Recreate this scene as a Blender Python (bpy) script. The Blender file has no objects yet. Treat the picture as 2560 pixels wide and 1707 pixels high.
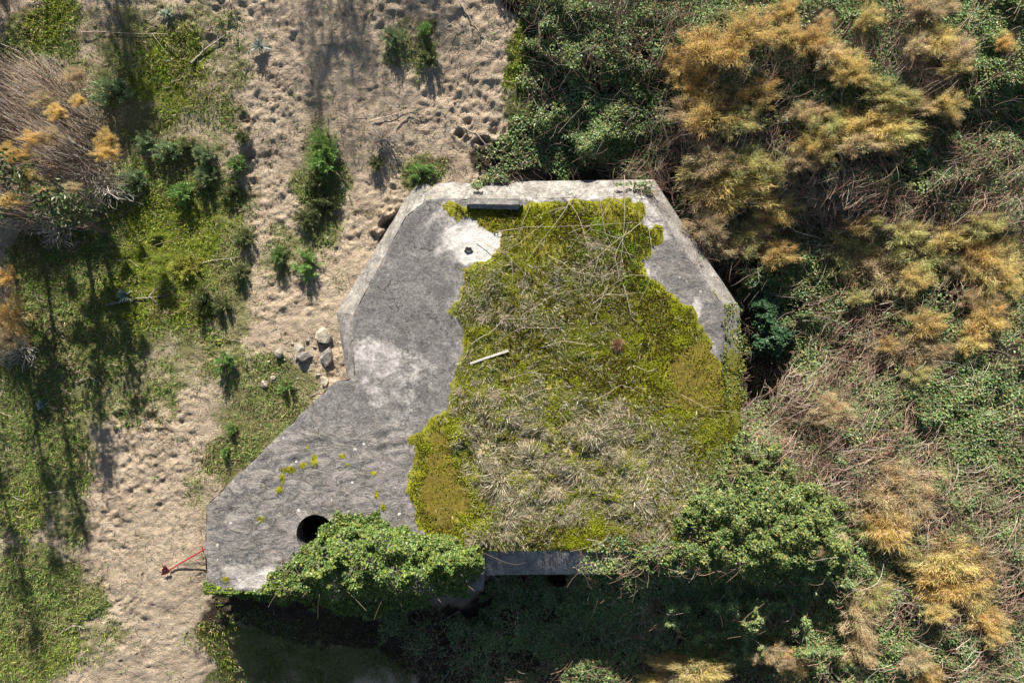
import bpy, math, random
import numpy as np
from mathutils import Vector, geometry

# ------------------------------------------------------------------ camera, sky, sun, exposure
scene = bpy.context.scene
COL = scene.collection
H = 16.9            # camera height (m)
R = 2.4             # height of the bunker roof (m)
KP = 0.75 / 1280.0  # tangent per photo pixel (24 mm lens on 36 mm)

cam_d = bpy.data.cameras.new('camera')
cam_d.lens = 24.0
cam_d.sensor_width = 36.0
cam_d.clip_end = 2000.0
cam = bpy.data.objects.new('camera', cam_d)
cam.location = (0, 0, H)
cam.rotation_euler = (0, 0, 0)
COL.objects.link(cam)
scene.camera = cam

SUN_EL = math.radians(32.0)
SUN_AZ = math.radians(-6.0)     # from +Y (top of the picture), a touch from the left
world = bpy.data.worlds.new('World')
scene.world = world
world.use_nodes = True
wn = world.node_tree
sky = wn.nodes.new('ShaderNodeTexSky')
sky.sky_type = 'NISHITA'
sky.sun_disc = False
sky.sun_elevation = SUN_EL
sky.sun_rotation = SUN_AZ
wn.links.new(sky.outputs[0], wn.nodes['Background'].inputs[0])
wn.nodes['Background'].inputs[1].default_value = 0.05

sun_d = bpy.data.lights.new('sun', 'SUN')
sun_d.energy = 5.0
sun_d.angle = math.radians(0.5)
sun_d.color = (1.0, 0.93, 0.82)
sun = bpy.data.objects.new('sun', sun_d)
sv = Vector((math.sin(SUN_AZ) * math.cos(SUN_EL), math.cos(SUN_AZ) * math.cos(SUN_EL), math.sin(SUN_EL)))
sun.rotation_euler = sv.to_track_quat('Z', 'Y').to_euler()
sun.location = (0, 30, 30)
COL.objects.link(sun)

scene.view_settings.view_transform = 'Standard'
scene.view_settings.look = 'None'
scene.view_settings.exposure = 1.2
scene.view_settings.gamma = 1.0
scene.view_settings.use_curve_mapping = False

rng = np.random.default_rng(7)
random.seed(7)
V2S = 2560.0 / 2352.0

# ------------------------------------------------------------------ numeric helpers
def _hash(ix, iy, seed):
    h = (ix.astype(np.int64) * 374761393 + iy.astype(np.int64) * 668265263 + seed * 1442695041) & 0x7fffffff
    h = ((h ^ (h >> 13)) * 1274126177) & 0x7fffffff
    h = ((h ^ (h >> 16)) * 2246822519) & 0x7fffffff
    return (h & 0xffff) / 65535.0

def vnoise(x, y, seed=0):
    x = np.asarray(x, float); y = np.asarray(y, float)
    ix = np.floor(x); iy = np.floor(y)
    fx = x - ix; fy = y - iy
    fx = fx * fx * (3 - 2 * fx); fy = fy * fy * (3 - 2 * fy)
    a = _hash(ix, iy, seed); b = _hash(ix + 1, iy, seed)
    c = _hash(ix, iy + 1, seed); d = _hash(ix + 1, iy + 1, seed)
    return (a * (1 - fx) + b * fx) * (1 - fy) + (c * (1 - fx) + d * fx) * fy

def fbm(x, y, seed=0, o=4):
    s = 0; a = 0.5; t = 0
    for i in range(o):
        s = s + a * vnoise(x, y, seed + i * 17); t += a
        x = x * 2.03 + 11.3; y = y * 2.03 + 5.7; a *= 0.5
    return s / t

def sstep(a, b, x):
    t = np.clip((x - a) / (b - a), 0, 1)
    return t * t * (3 - 2 * t)

def sdf(poly, x, y):
    """signed distance (negative inside) of points to a polygon"""
    x = np.asarray(x, float); y = np.asarray(y, float)
    d = np.full(x.shape, 1e18); ins = np.zeros(x.shape, bool)
    n = len(poly)
    for i in range(n):
        ax, ay = poly[i]; bx, by = poly[(i + 1) % n]
        ex, ey = bx - ax, by - ay
        t = np.clip(((x - ax) * ex + (y - ay) * ey) / (ex * ex + ey * ey + 1e-12), 0, 1)
        d = np.minimum(d, (x - ax - t * ex) ** 2 + (y - ay - t * ey) ** 2)
        if ay != by:
            c = ((ay > y) != (by > y)) & (x < (bx - ax) * (y - ay) / (by - ay) + ax)
            ins ^= c
    d = np.sqrt(d)
    return np.where(ins, -d, d)

def at(px, py, z):
    """photo pixel (2560 wide) on the horizontal plane z -> world x, y"""
    return ((px - 1280) * KP * (H - z), (853.5 - py) * KP * (H - z))

def to_px(x, y, z):
    s = 1.0 / (KP * (H - z))
    return 1280 + x * s, 853.5 - y * s

# ------------------------------------------------------------------ plan of the bunker
def roofpt(p): return at(p[0], p[1], R)
CH = 0.36
IN_PX = [(885, 946), (883, 785), (1014, 540), (1070, 499), (1613, 491), (1810, 765), (1813, 1090), (1812, 1376), (1215, 1376)]
OUT_PX = [(868, 946), (841, 782), (1036, 462), (1048, 457), (1634, 449), (1849, 769), (1853, 1090), (1853, 1430), (1215, 1437)]
WING_PX = [(1208, 1478), (960, 1482), (702, 1480), (517, 1474), (512, 1385), (515, 1264), (680, 1104), (839, 953)]
INNER = [roofpt(p) for p in IN_PX]
OUTER = [at(p[0], p[1], R - CH) for p in OUT_PX]
WING = [roofpt(p) for p in WING_PX]
TOP = INNER + WING
FOOT = OUTER + WING
HOLE_C = roofpt((788, 1333)); HOLE_R = 0.40

# ------------------------------------------------------------------ terrain
PW_Y = [-80, -14, -8.3, -5.4, -3, 0, 3.3, 5, 8, 14, 80]
PW_Z = [-6, -1.4, 0.25, 1.45, 1.85, 1.96, 2.0, 2.35, 2.95, 4.0, 8]
PF_Y = [-80, -14, -8.3, -5.4, -3, 0, 3.3, 5, 8, 14, 80]
PF_Z = [-3, 1.1, 1.48, 1.76, 1.88, 1.96, 2.0, 2.35, 2.95, 4.0, 8]
PE_Y = [-80, -14, -9, -5, 0, 3, 5, 8, 14, 80]
PE_Z = [-6, -1.2, -0.5, -0.2, 0.5, 1.4, 1.9, 2.5, 3.6, 8]
def terrain_base(x, y):
    zw = 0; ze = 0; zf = 0
    for k in (-0.9, -0.45, 0, 0.45, 0.9):
        zw = zw + np.interp(y + k, PW_Y, PW_Z); ze = ze + np.interp(y + k, PE_Y, PE_Z); zf = zf + np.interp(y + k, PF_Y, PF_Z)
    zw = zw / 5; ze = ze / 5; zf = zf / 5
    lf = sstep(-5.9, -7.3, x); zw = zw * (1 - lf) + zf * lf
    xb = np.interp(y, [-6, -4.5, 2.5, 4.5], [-4.4, -4.4, 1.0, 1.2])
    w = sstep(-1.0, 1.1, x - xb)
    z = zw * (1 - w) + ze * w
    # sand heaped up a little along the left edge
    z = z + 0.25 * sstep(-7, -12, x) * (fbm(x * 0.35 + 3, y * 0.35, 5, 2) - 0.3)
    return z
def terrain_low(x, y):
    """terrain without footprints, vectorised"""
    z = terrain_base(x, y) + 0.10 * (fbm(x * 0.9, y * 0.9, 31, 3) - 0.5)
    z = np.where(sdf(FOOT, x, y) < -0.12, -0.7, z)
    return z
def on_ground(px, py, dz=0.0):
    z = 1.5
    for i in range(8):
        x, y = at(px, py, z)
        z = float(terrain_low(np.array([x]), np.array([y]))[0])
        if z < -0.5: z = 1.7
    return Vector((x, y, z + dz))

# regions of the photo (pixels of the 2352 wide view) -> field over the ground
def ell(px, py, L):
    """soft union of ellipses given in view pixels; (cx,cy,rx,ry,strength)"""
    m = np.zeros(px.shape)
    wx = 110 * (fbm(px / 75, py / 75, 201, 4) - .5); wy = 110 * (fbm(px / 75 + 40, py / 75, 202, 4) - .5)
    px = px + wx; py = py + wy
    for cx, cy, rx, ry, s in L:
        d = ((px - cx * V2S) / (rx * V2S)) ** 2 + ((py - cy * V2S) / (ry * V2S)) ** 2
        m = np.maximum(m, s * np.clip(1.3 - d * 0.62, 0, 1))
    return m
GRASS = [(200, 680, 170, 220, 1), (90, 950, 110, 190, 1), (40, 1100, 70, 140, 1), (150, 1110, 60, 160, .75), (90, 1400, 130, 130, .95), (60, 1500, 110, 80, .8),
         (180, 1480, 120, 60, .55), (430, 620, 150, 220, .75), (400, 450, 150, 120, .85), (330, 180, 130, 170, .72), (450, 100, 110, 100, .52), (480, 290, 100, 90, .58), (250, 60, 120, 70, .55), (560, 470, 60, 90, .5), (110, 60, 90, 80, .95), (520, 180, 50, 60, .6),
         (590, 960, 120, 90, .75), (520, 1060, 75, 70, .75), (640, 880, 90, 60, .7), (500, 1480, 26, 110, .9), (760, 1480, 260, 110, .8), (735, 420, 70, 160, .75),
         (980, 385, 60, 40, .85), (910, 95, 45, 60, .6), (975, 105, 40, 55, .6), (1215, 160, 45, 120, .9), (660, 600, 70, 60, .6), (450, 850, 180, 60, .6), (300, 900, 150, 70, .65),
         (470, 1120, 70, 50, .5), (1180, 330, 50, 60, .4), (880, 350, 50, 40, .4), (690, 520, 60, 60, .55), (590, 850, 60, 40, .4), (150, 250, 200, 200, .5), (480, 740, 120, 80, .7), (745, 640, 60, 50, .35), (830, 480, 30, 60, .25)]
LIME = [(400, 560, 90, 130, .9), (350, 660, 90, 110, .8), (330, 540, 60, 60, 1), (440, 720, 70, 60, .8), (400, 160, 90, 110, .7), (110, 40, 60, 60, .8), (490, 830, 60, 40, .5),
        (60, 1180, 50, 80, .5), (500, 1470, 25, 80, .6), (120, 1500, 120, 60, .5), (400, 330, 100, 60, .4), (1210, 130, 40, 90, .8), (240, 700, 40, 90, .5), (460, 540, 90, 120, .6)]
SOIL_SHADE = [(640, 1400, 160, 45, .9), (860, 1430, 200, 60, .8), (1745, 860, 60, 200, 1), (1730, 980, 50, 60, 1), (1150, 320, 40, 40, .5), (1090, 330, 40, 30, .4), (430, 720, 120, 60, .3)]  # shade painted into the ground south and east of the bunker, plus dark soil
THICKET_V = [(1120, -120), (1150, 10), (1215, 50), (1190, 105), (1245, 150), (1222, 200), (1255, 235), (1215, 290), (1140, 325), (1070, 350), (1090, 392), (1150, 408), (1230, 418), (1330, 436), (1420, 446), (1490, 436), (1520, 450), (1690, 690), (1728, 720), (1745, 800), (1738, 900), (1712, 970), (1690, 1030),
             (1600, 1090), (1500, 1180), (1330, 1230), (1310, 1310), (1130, 1310), (1080, 1390), (880, 1400), (850, 1470), (960, 1560), (1000, 1700), (2500, 1700), (2500, -120)]
THICKET = [(a * V2S, b * V2S) for a, b in THICKET_V]

# ------------------------------------------------------------------ mesh helpers
def mesh_np(name, V, F, col=None, smooth=False, colname='Col'):
    V = np.ascontiguousarray(V, np.float32); F = np.ascontiguousarray(F, np.int32)
    n = F.shape[1]
    me = bpy.data.meshes.new(name)
    me.vertices.add(len(V)); me.vertices.foreach_set('co', V.ravel())
    me.loops.add(F.size); me.loops.foreach_set('vertex_index', F.ravel())
    me.polygons.add(len(F))
    me.polygons.foreach_set('loop_start', np.arange(0, F.size, n, dtype=np.int32))
    me.polygons.foreach_set('use_smooth', np.full(len(F), smooth, bool))
    me.update(calc_edges=True)
    if col is not None: add_col(me, colname, col)
    return me
def add_col(me, name, c):
    c = np.asarray(c, np.float32)
    if c.shape[1] == 3: c = np.concatenate([c, np.ones((len(c), 1), np.float32)], 1)
    a = me.color_attributes.new(name, 'FLOAT_COLOR', 'POINT')
    a.data.foreach_set('color', np.ascontiguousarray(c).ravel())
def obj(name, me, mat=None, parent=None, loc=None, label=None, cat=None, group=None, kind=None):
    o = bpy.data.objects.new(name, me)
    COL.objects.link(o)
    if me is not None and mat is not None and len(me.materials) == 0: me.materials.append(mat)
    if parent is not None: o.parent = parent
    if loc is not None: o.location = loc
    tag(o, label, cat, group, kind)
    return o
def tag(o, label=None, cat=None, group=None, kind=None):
    if label: o['label'] = label
    if cat: o['category'] = cat
    if group: o['group'] = group
    if kind: o['kind'] = kind
    return o
def empty(name, loc, label, cat, group=None, rz=0.0):
    o = obj(name, None, None, None, loc, label, cat, group)
    o.empty_display_size = 0.2
    o.rotation_euler = (0, 0, rz)
    return o
def unit(v): return v / (np.linalg.norm(v, axis=-1, keepdims=True) + 1e-9)

def leaves(P, N, size, col, fold=0.25, aspect=0.62, rg=rng):
    """rhombic folded leaves: 4 verts, 2 triangles each"""
    n = len(P)
    N = unit(N)
    t = unit(np.cross(N, rg.normal(size=(n, 3))))
    b = np.cross(N, t)
    s = np.broadcast_to(np.asarray(size), (n,))[:, None]
    v0 = P - t * s * 0.5
    v2 = P + t * s * 0.5 - N * s * 0.12
    v1 = P + b * s * 0.5 * aspect + N * s * fold * 0.5
    v3 = P - b * s * 0.5 * aspect + N * s * fold * 0.5
    V = np.stack([v0, v1, v2, v3], 1).reshape(-1, 3)
    i = np.arange(n)[:, None] * 4
    F = np.concatenate([i + np.array([0, 1, 2]), i + np.array([0, 2, 3])], 0)
    return V, F, np.repeat(col, 4, 0)
def slivers(P, D, L, W, col, rg=rng):
    """thin pointed blades: one triangle each"""
    n = len(P); D = unit(D)
    t = unit(np.cross(D, rg.normal(size=(n, 3))))
    L = np.broadcast_to(np.asarray(L), (n,))[:, None]; W = np.broadcast_to(np.asarray(W), (n,))[:, None]
    V = np.stack([P - t * W * .5, P + t * W * .5, P + D * L], 1).reshape(-1, 3)
    F = np.arange(3 * n).reshape(-1, 3)
    return V, F, np.repeat(col, 3, 0)
def blades2(P, D, L, W, droop, col, rg=rng):
    """bent grass blades: quad + tip triangle as 3 triangles"""
    n = len(P); D = unit(D)
    t = unit(np.cross(D, rg.normal(size=(n, 3)) + np.array([0, 0, .5])))
    L = np.broadcast_to(np.asarray(L), (n,))[:, None]; W = np.broadcast_to(np.asarray(W), (n,))[:, None]
    M = P + D * L * .55
    T = P + D * L + np.array([0, 0, -1.0]) * L * droop
    V = np.stack([P - t * W * .5, P + t * W * .5, M + t * W * .45, M - t * W * .45, T], 1).reshape(-1, 3)
    i = np.arange(n)[:, None] * 5
    F = np.concatenate([i + np.array(q) for q in ([0, 1, 2], [0, 2, 3], [3, 2, 4])], 0)
    return V, F, np.repeat(col, 5, 0)
def tubes(paths, rad, col, sides=3):
    """paths (N,S,3), rad (N,S) -> triangular tubes (quads)"""
    N, S, _ = paths.shape
    T = unit(np.gradient(paths, axis=1))
    ref = np.zeros_like(T); ref[..., 2] = 1
    ref = np.where(np.abs(T[..., 2:3]) > 0.9, np.array([1.0, 0, 0]), ref)
    A = unit(np.cross(T, ref)); B = np.cross(A, T)
    ring = []
    for k in range(sides):
        a = 2 * math.pi * k / sides + math.pi / 2
        ring.append(paths + (A * math.cos(a) + B * math.sin(a)) * rad[..., None])
    V = np.stack(ring, 2).reshape(-1, 3)
    base = (np.arange(N)[:, None] * S + np.arange(S - 1)[None, :]).reshape(-1) * sides
    F = []
    for k in range(sides):
        k2 = (k + 1) % sides
        F.append(np.stack([base + k, base + k2, base + sides + k2, base + sides + k], 1))
    F = np.concatenate(F, 0)
    return V, F, np.repeat(col, S * sides, 0)
def arcs(P0, P1, sag, wob, S=6, rg=rng):
    """curved paths from P0 to P1 with upward bow and sideways wobble"""
    n = len(P0)
    t = np.linspace(0, 1, S)[None, :, None]
    side = rg.normal(size=(n, 1, 3)) * wob
    side2 = rg.normal(size=(n, 1, 3)) * wob * .5
    p = P0[:, None] * (1 - t) + P1[:, None] * t
    p = p + side * (4 * t * (1 - t)) + side2 * np.sin(t * 2 * math.pi)
    p[..., 2] += (np.broadcast_to(np.asarray(sag), (n,))[:, None] * (4 * t * (1 - t))[..., 0])
    return p
def jcol(base, n, v=0.18, h=0.06, rg=rng):
    base = np.asarray(base, float)
    c = base[None, :] * (1 + rg.normal(0, v, (n, 1))) * (1 + rg.normal(0, h, (n, 3)))
    return np.clip(c, 0.003, 0.9)
def mixcol(cols, n, w=None, v=0.18, h=0.05, rg=rng):
    cols = np.asarray(cols, float)
    k = rg.choice(len(cols), n, p=w)
    return np.clip(cols[k] * (1 + rg.normal(0, v, (n, 1))) * (1 + rg.normal(0, h, (n, 3))), 0.003, 0.9)
def cat_geo(parts):
    Vs, Fs, Cs = [], [], []; o = 0
    for V, F, C in parts:
        Vs.append(V); Fs.append(F + o); Cs.append(C); o += len(V)
    return np.concatenate(Vs), np.concatenate(Fs), np.concatenate(Cs)

# ------------------------------------------------------------------ materials
class NT:
    def __init__(s, name):
        s.m = bpy.data.materials.new(name); s.m.use_nodes = True
        s.t = s.m.node_tree; s.b = s.t.nodes['Principled BSDF']
        s.b.inputs['Specular IOR Level'].default_value = 0.25
        s.out = s.t.nodes['Material Output']
    def n(s, ty, **kw):
        nd = s.t.nodes.new(ty)
        for k, v in kw.items():
            if k in nd.inputs: 
                nd.inputs[k].default_value = v
            else: setattr(nd, k, v)
        return nd
    def l(s, a, b): s.t.links.new(a, b)
    def coord(s):
        return s.n('ShaderNodeTexCoord').outputs['Object']
    def noise(s, vec, scale, detail=6, rough=.6, dist=0.0):
        nd = s.n('ShaderNodeTexNoise'); nd.inputs['Scale'].default_value = scale
        nd.inputs['Detail'].default_value = detail; nd.inputs['Roughness'].default_value = rough; nd.inputs['Distortion'].default_value = dist
        s.l(vec, nd.inputs['Vector']); return nd.outputs['Fac']
    def ramp(s, fac, stops):
        nd = s.n('ShaderNodeValToRGB'); e = nd.color_ramp.elements
        while len(e) < len(stops): e.new(0.5)
        for el, (p, c) in zip(e, stops):
            el.position = p; el.color = (*c, 1) if len(c) == 3 else c
        s.l(fac, nd.inputs[0]); return nd.outputs[0]
    def math(s, op, a, b=None, c=None):
        nd = s.n('ShaderNodeMath', operation=op)
        for i, v in enumerate((a, b, c)):
            if v is None: continue
            if hasattr(v, 'links') or hasattr(v, 'is_linked'): s.l(v, nd.inputs[i])
            else: nd.inputs[i].default_value = v
        return nd.outputs[0]
    def mix(s, fac, a, b, bt='MIX'):
        nd = s.n('ShaderNodeMix', data_type='RGBA', blend_type=bt)
        for i, v in ((0, fac), (6, a), (7, b)):
            if hasattr(v, 'is_linked'): s.l(v, nd.inputs[i])
            elif i == 0: nd.inputs[0].default_value = v
            else: nd.inputs[i].default_value = (*v, 1)
        return nd.outputs[2]
    def attr(s, name):
        nd = s.n('ShaderNodeVertexColor'); nd.layer_name = name
        sp = s.n('ShaderNodeSeparateColor'); s.l(nd.outputs[0], sp.inputs[0])
        return nd.outputs[0], sp.outputs[0], sp.outputs[1], sp.outputs[2]
    def sharpen(s, m, noise, amp=.7, lo=.42, hi=.58):
        """mask + noise -> crisper ragged edge"""
        v = s.math('ADD', m, s.math('MULTIPLY', s.math('SUBTRACT', noise, .5), amp))
        nd = s.n('ShaderNodeMapRange', interpolation_type='SMOOTHSTEP')
        s.l(v, nd.inputs[0]); nd.inputs[1].default_value = lo; nd.inputs[2].default_value = hi
        return nd.outputs[0]
    def bump(s, h, strength, dist, nrm=None):
        nd = s.n('ShaderNodeBump'); nd.inputs['Strength'].default_value = strength; nd.inputs['Distance'].default_value = dist
        s.l(h, nd.inputs['Height'])
        if nrm is not None: s.l(nrm, nd.inputs['Normal'])
        return nd.outputs[0]
    def base(s, c): s.l(c, s.b.inputs['Base Color'])

def leaf_mat(name, rough=.45, trans=.25, spec=.4, use_obj=False):
    q = NT(name)
    c, _, _, _ = q.attr('Col')
    if use_obj:
        oi = q.n('ShaderNodeObjectInfo')
        c = q.mix(1.0, c, oi.outputs['Color'], 'MULTIPLY')
    q.base(c)
    q.b.inputs['Roughness'].default_value = rough
    q.b.inputs['Specular IOR Level'].default_value = spec
    if trans > 0:
        tr = q.n('ShaderNodeBsdfTranslucent'); q.l(c, tr.inputs[0])
        mx = q.n('ShaderNodeMixShader'); mx.inputs[0].default_value = trans
        q.l(q.b.outputs[0], mx.inputs[1]); q.l(tr.outputs[0], mx.inputs[2])
        q.l(mx.outputs[0], q.out.inputs[0])
    return q.m
def twig_mat(name, use_obj=False):
    q = NT(name)
    c, _, _, _ = q.attr('Col')
    nz = q.noise(q.coord(), 40, 3)
    c = q.mix(.5, c, q.ramp(nz, [(.3, (.35, .33, .32)), (.7, (1, 1, 1))]), 'MULTIPLY')
    if use_obj:
        oi = q.n('ShaderNodeObjectInfo'); c = q.mix(1.0, c, oi.outputs['Color'], 'MULTIPLY')
    q.base(c); q.b.inputs['Roughness'].default_value = .75
    return q.m

# sand, short grass, moss and litter on the ground
q = NT('sandy_ground')
co = q.coord()
_, g_r, g_g, g_b = q.attr('mask')
n1 = q.noise(co, 0.5, 5); n2 = q.noise(co, 5.0, 8, .65); n3 = q.noise(co, 26.0, 6, .7); n4 = q.noise(co, 2.1, 6, .6)
sand = q.ramp(n2, [(.25, (.34, .268, .195)), (.5, (.49, .395, .29)), (.75, (.60, .495, .375))])
sand = q.mix(q.math('MULTIPLY', q.ramp(n1, [(.4, (0, 0, 0)), (.65, (1, 1, 1))]), .45), sand, (.58, .45, .325))
dirt = q.noise(co, 1.3, 7, .7)
sand = q.mix(q.math('MULTIPLY', q.ramp(dirt, [(.46, (0, 0, 0)), (.66, (1, 1, 1))]), .55), sand, (.27, .205, .15))
sand = q.mix(q.math('MULTIPLY', q.ramp(n3, [(.54, (0, 0, 0)), (.66, (1, 1, 1))]), .65), sand, (.13, .10, .07))
grs = q.ramp(n3, [(.3, (.05, .075, .018)), (.5, (.11, .15, .03)), (.72, (.22, .21, .07))])
lim = q.ramp(n2, [(.3, (.06, .085, .012)), (.55, (.155, .185, .022)), (.75, (.27, .27, .05))])
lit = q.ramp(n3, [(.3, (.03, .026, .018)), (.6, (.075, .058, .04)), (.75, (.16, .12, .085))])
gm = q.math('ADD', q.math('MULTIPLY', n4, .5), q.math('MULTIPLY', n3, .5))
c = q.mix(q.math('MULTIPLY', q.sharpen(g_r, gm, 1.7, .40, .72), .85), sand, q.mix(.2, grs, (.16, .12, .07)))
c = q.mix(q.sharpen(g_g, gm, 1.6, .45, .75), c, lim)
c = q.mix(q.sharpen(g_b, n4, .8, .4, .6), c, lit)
q.base(c); q.b.inputs['Roughness'].default_value = .95; q.b.inputs['Specular IOR Level'].default_value = .1
nb = q.bump(q.noise(co, 14, 6, .7), 1.0, .09); nb = q.bump(n3, .9, .045, nb); nb = q.bump(q.noise(co, 70, 4, .7), .5, .012, nb)
q.l(nb, q.b.inputs['Normal'])
M_GROUND = q.m

# weathered concrete with moss, efflorescence and lichen
def concrete(name, roof):
    q = NT(name); co = q.coord()
    n1 = q.noise(co, .8, 5); n2 = q.noise(co, 6, 8, .7); n3 = q.noise(co, 34, 6, .75); n5 = q.noise(co, 2.6, 7, .62)
    mp = q.n('ShaderNodeMapping'); q.l(co, mp.inputs[0])
    mp.inputs['Rotation'].default_value = (0, 0, math.radians(-16)); mp.inputs['Scale'].default_value = (1.0, 1.9, 1.9)
    n4 = q.noise(mp.outputs[0], 2.3, 9, .68, 1.7)
    if roof: g = q.ramp(n2, [(.28, (.085, .082, .082)), (.5, (.165, .158, .156)), (.72, (.27, .256, .245))])
    else: g = q.ramp(n2, [(.28, (.15, .14, .13)), (.5, (.27, .255, .235)), (.72, (.38, .36, .33))])
    g = q.mix(.55, g, q.ramp(n5, [(.32, (.40, .40, .42)), (.6, (1, 1, 1))]), 'MULTIPLY')
    g = q.mix(q.math('MULTIPLY', q.ramp(n3, [(.60, (0, 0, 0)), (.70, (1, 1, 1))]), .5), g, (.46, .44, .41))
    g = q.mix(q.math('MULTIPLY', q.ramp(n3, [(.30, (1, 1, 1)), (.40, (0, 0, 0))]), .6), g, (.05, .05, .055))
    n6 = q.noise(co, 17, 9, .85)
    g = q.mix(.85, g, q.ramp(n6, [(.36, (.36, .36, .37)), (.5, (.95, .95, .95)), (.64, (1.6, 1.56, 1.5))]), 'MULTIPLY')
    _, a, b, d = q.attr('mask')
    _, e, f, h = q.attr('mask2')
    # creases: thin dark lines along iso-lines of two stretched noises
    cr = q.math('LESS_THAN', q.math('ABSOLUTE', q.math('SUBTRACT', n4, .47)), .012)
    cr = q.math('MULTIPLY', cr, q.math('GREATER_THAN', n1, .47))
    cr = q.math('MULTIPLY', q.math('MULTIPLY', cr, h), .8)
    g = q.mix(cr, g, (.035, .033, .03))
    vc = q.n('ShaderNodeTexVoronoi', feature='DISTANCE_TO_EDGE'); vc.inputs['Scale'].default_value = .62
    wv = q.n('ShaderNodeVectorMath', operation='ADD'); nv = q.n('ShaderNodeTexNoise'); nv.inputs['Scale'].default_value = 2.2; nv.inputs['Detail'].default_value = 6
    q.l(co, nv.inputs['Vector']); q.l(co, wv.inputs[0]); q.l(nv.outputs['Color'], wv.inputs[1]); q.l(wv.outputs[0], vc.inputs['Vector'])
    ck = q.math('MULTIPLY', q.math('LESS_THAN', vc.outputs['Distance'], .008), q.math('GREATER_THAN', n1, .46))
    g = q.mix(q.math('MULTIPLY', ck, .75), g, (.04, .037, .033))
    st = q.ramp(q.noise(co, 1.5, 8, .72), [(.50, (0, 0, 0)), (.64, (1, 1, 1))])
    g = q.mix(q.math('MULTIPLY', st, .5), g, (.07, .066, .062))
    # crust of pale gravel
    g = q.mix(q.math('MULTIPLY', q.math('MULTIPLY', q.ramp(q.noise(co, 42, 3, .6), [(.60, (0, 0, 0)), (.66, (1, 1, 1))]), h), .7), g, (.46, .42, .36))
    # dark pits and pale lichen discs
    vo = q.n('ShaderNodeTexVoronoi'); q.l(co, vo.inputs['Vector']); vo.inputs['Scale'].default_value = 4.2
    vr = q.n('ShaderNodeSeparateColor'); q.l(vo.outputs['Color'], vr.inputs[0])
    spot = q.math('LESS_THAN', q.math('ADD', vo.outputs['Distance'], q.math('MULTIPLY', n2, .12)), q.math('MULTIPLY', vr.outputs[0], .24))
    pale = q.math('MULTIPLY', spot, q.math('MULTIPLY', q.math('GREATER_THAN', vr.outputs[1], .3), h))
    lm = q.math('ADD', q.math('MULTIPLY', n5, .35), q.math('ADD', q.math('MULTIPLY', n2, .3), q.math('MULTIPLY', n6, .35)))
    light = q.math('MULTIPLY', q.sharpen(b, lm, 2.4, .35, 1.25), .88)
    g = q.mix(light, g, q.ramp(n2, [(.3, (.38, .36, .34)), (.6, (.66, .62, .58))]))
    g = q.mix(pale, g, (.55, .53, .48))
    g = q.mix(q.sharpen(e, n2, 1.2, .55, .7), g, q.ramp(n3, [(.4, (.30, .15, .035)), (.7, (.45, .28, .09))]))
    if roof:
        g = q.mix(q.math('MULTIPLY', q.math('MULTIPLY', q.ramp(n4, [(.44, (0, 0, 0)), (.68, (1, 1, 1))]), h), .62), g, (.36, .325, .28))
        g = q.mix(q.math('MULTIPLY', q.math('MULTIPLY', q.ramp(n4, [(.30, (1, 1, 1)), (.42, (0, 0, 0))]), h), .8), g, (.055, .055, .06))
        # moss carpet
        m3 = q.noise(co, 12, 7, .7)
        ms = q.ramp(q.math('ADD', q.math('MULTIPLY', m3, .6), q.math('MULTIPLY', n5, .4)), [(.28, (.035, .034, .008)), (.45, (.13, .132, .012)), (.58, (.25, .25, .018)), (.75, (.36, .33, .05))])
        och = q.ramp(m3, [(.3, (.075, .058, .012)), (.6, (.17, .135, .022)), (.8, (.26, .21, .04))])
        ms = q.mix(q.sharpen(f, n5, .8, .35, .65), ms, och)
        dry = q.ramp(n3, [(.3, (.08, .07, .035)), (.5, (.25, .205, .115)), (.72, (.46, .385, .25))])
        ms = q.mix(q.sharpen(d, n2, 1.0, .35, .7), ms, dry)
        edge = q.sharpen(a, q.math('ADD', q.math('MULTIPLY', n2, .5), q.math('MULTIPLY', n6, .5)), .9, .44, .58)
        g = q.mix(edge, g, ms)
        hgt = q.math('ADD', q.math('MULTIPLY', m3, .045), q.math('MULTIPLY', q.math('MULTIPLY', n4, h), .085))
    else:
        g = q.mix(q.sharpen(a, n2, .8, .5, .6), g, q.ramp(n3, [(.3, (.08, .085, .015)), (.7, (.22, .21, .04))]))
        hgt = q.math('MULTIPLY', n2, .04)
    q.base(g); q.b.inputs['Roughness'].default_value = .9; q.b.inputs['Specular IOR Level'].default_value = .15
    nb = q.bump(hgt, .8, .7)
    nb = q.bump(n3, .5, .02, nb)
    nb = q.bump(q.noise(co, 95, 4, .7), .35, .008, nb)
    q.l(nb, q.b.inputs['Normal'])
    return q.m
M_ROOF = concrete('roof_concrete', True)
M_CONC = concrete('edge_concrete', False)
M_LEAF = leaf_mat('bramble_leaves', .42, .24, .38)
M_IVY = leaf_mat('ivy_leaves', .40, .2, .36)
M_GRASS = leaf_mat('grass_blades', .6, .3, .25)
M_MOSS = leaf_mat('moss_fronds', .8, .25, .1)
M_TAM = leaf_mat('feathery_foliage', .7, .5, .15, True)
M_SHRUB = leaf_mat('needle_foliage', .55, .25, .3, True)
M_TWIG = twig_mat('bare_twigs')
M_TWIGO = twig_mat('shrub_stems', True)

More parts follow.
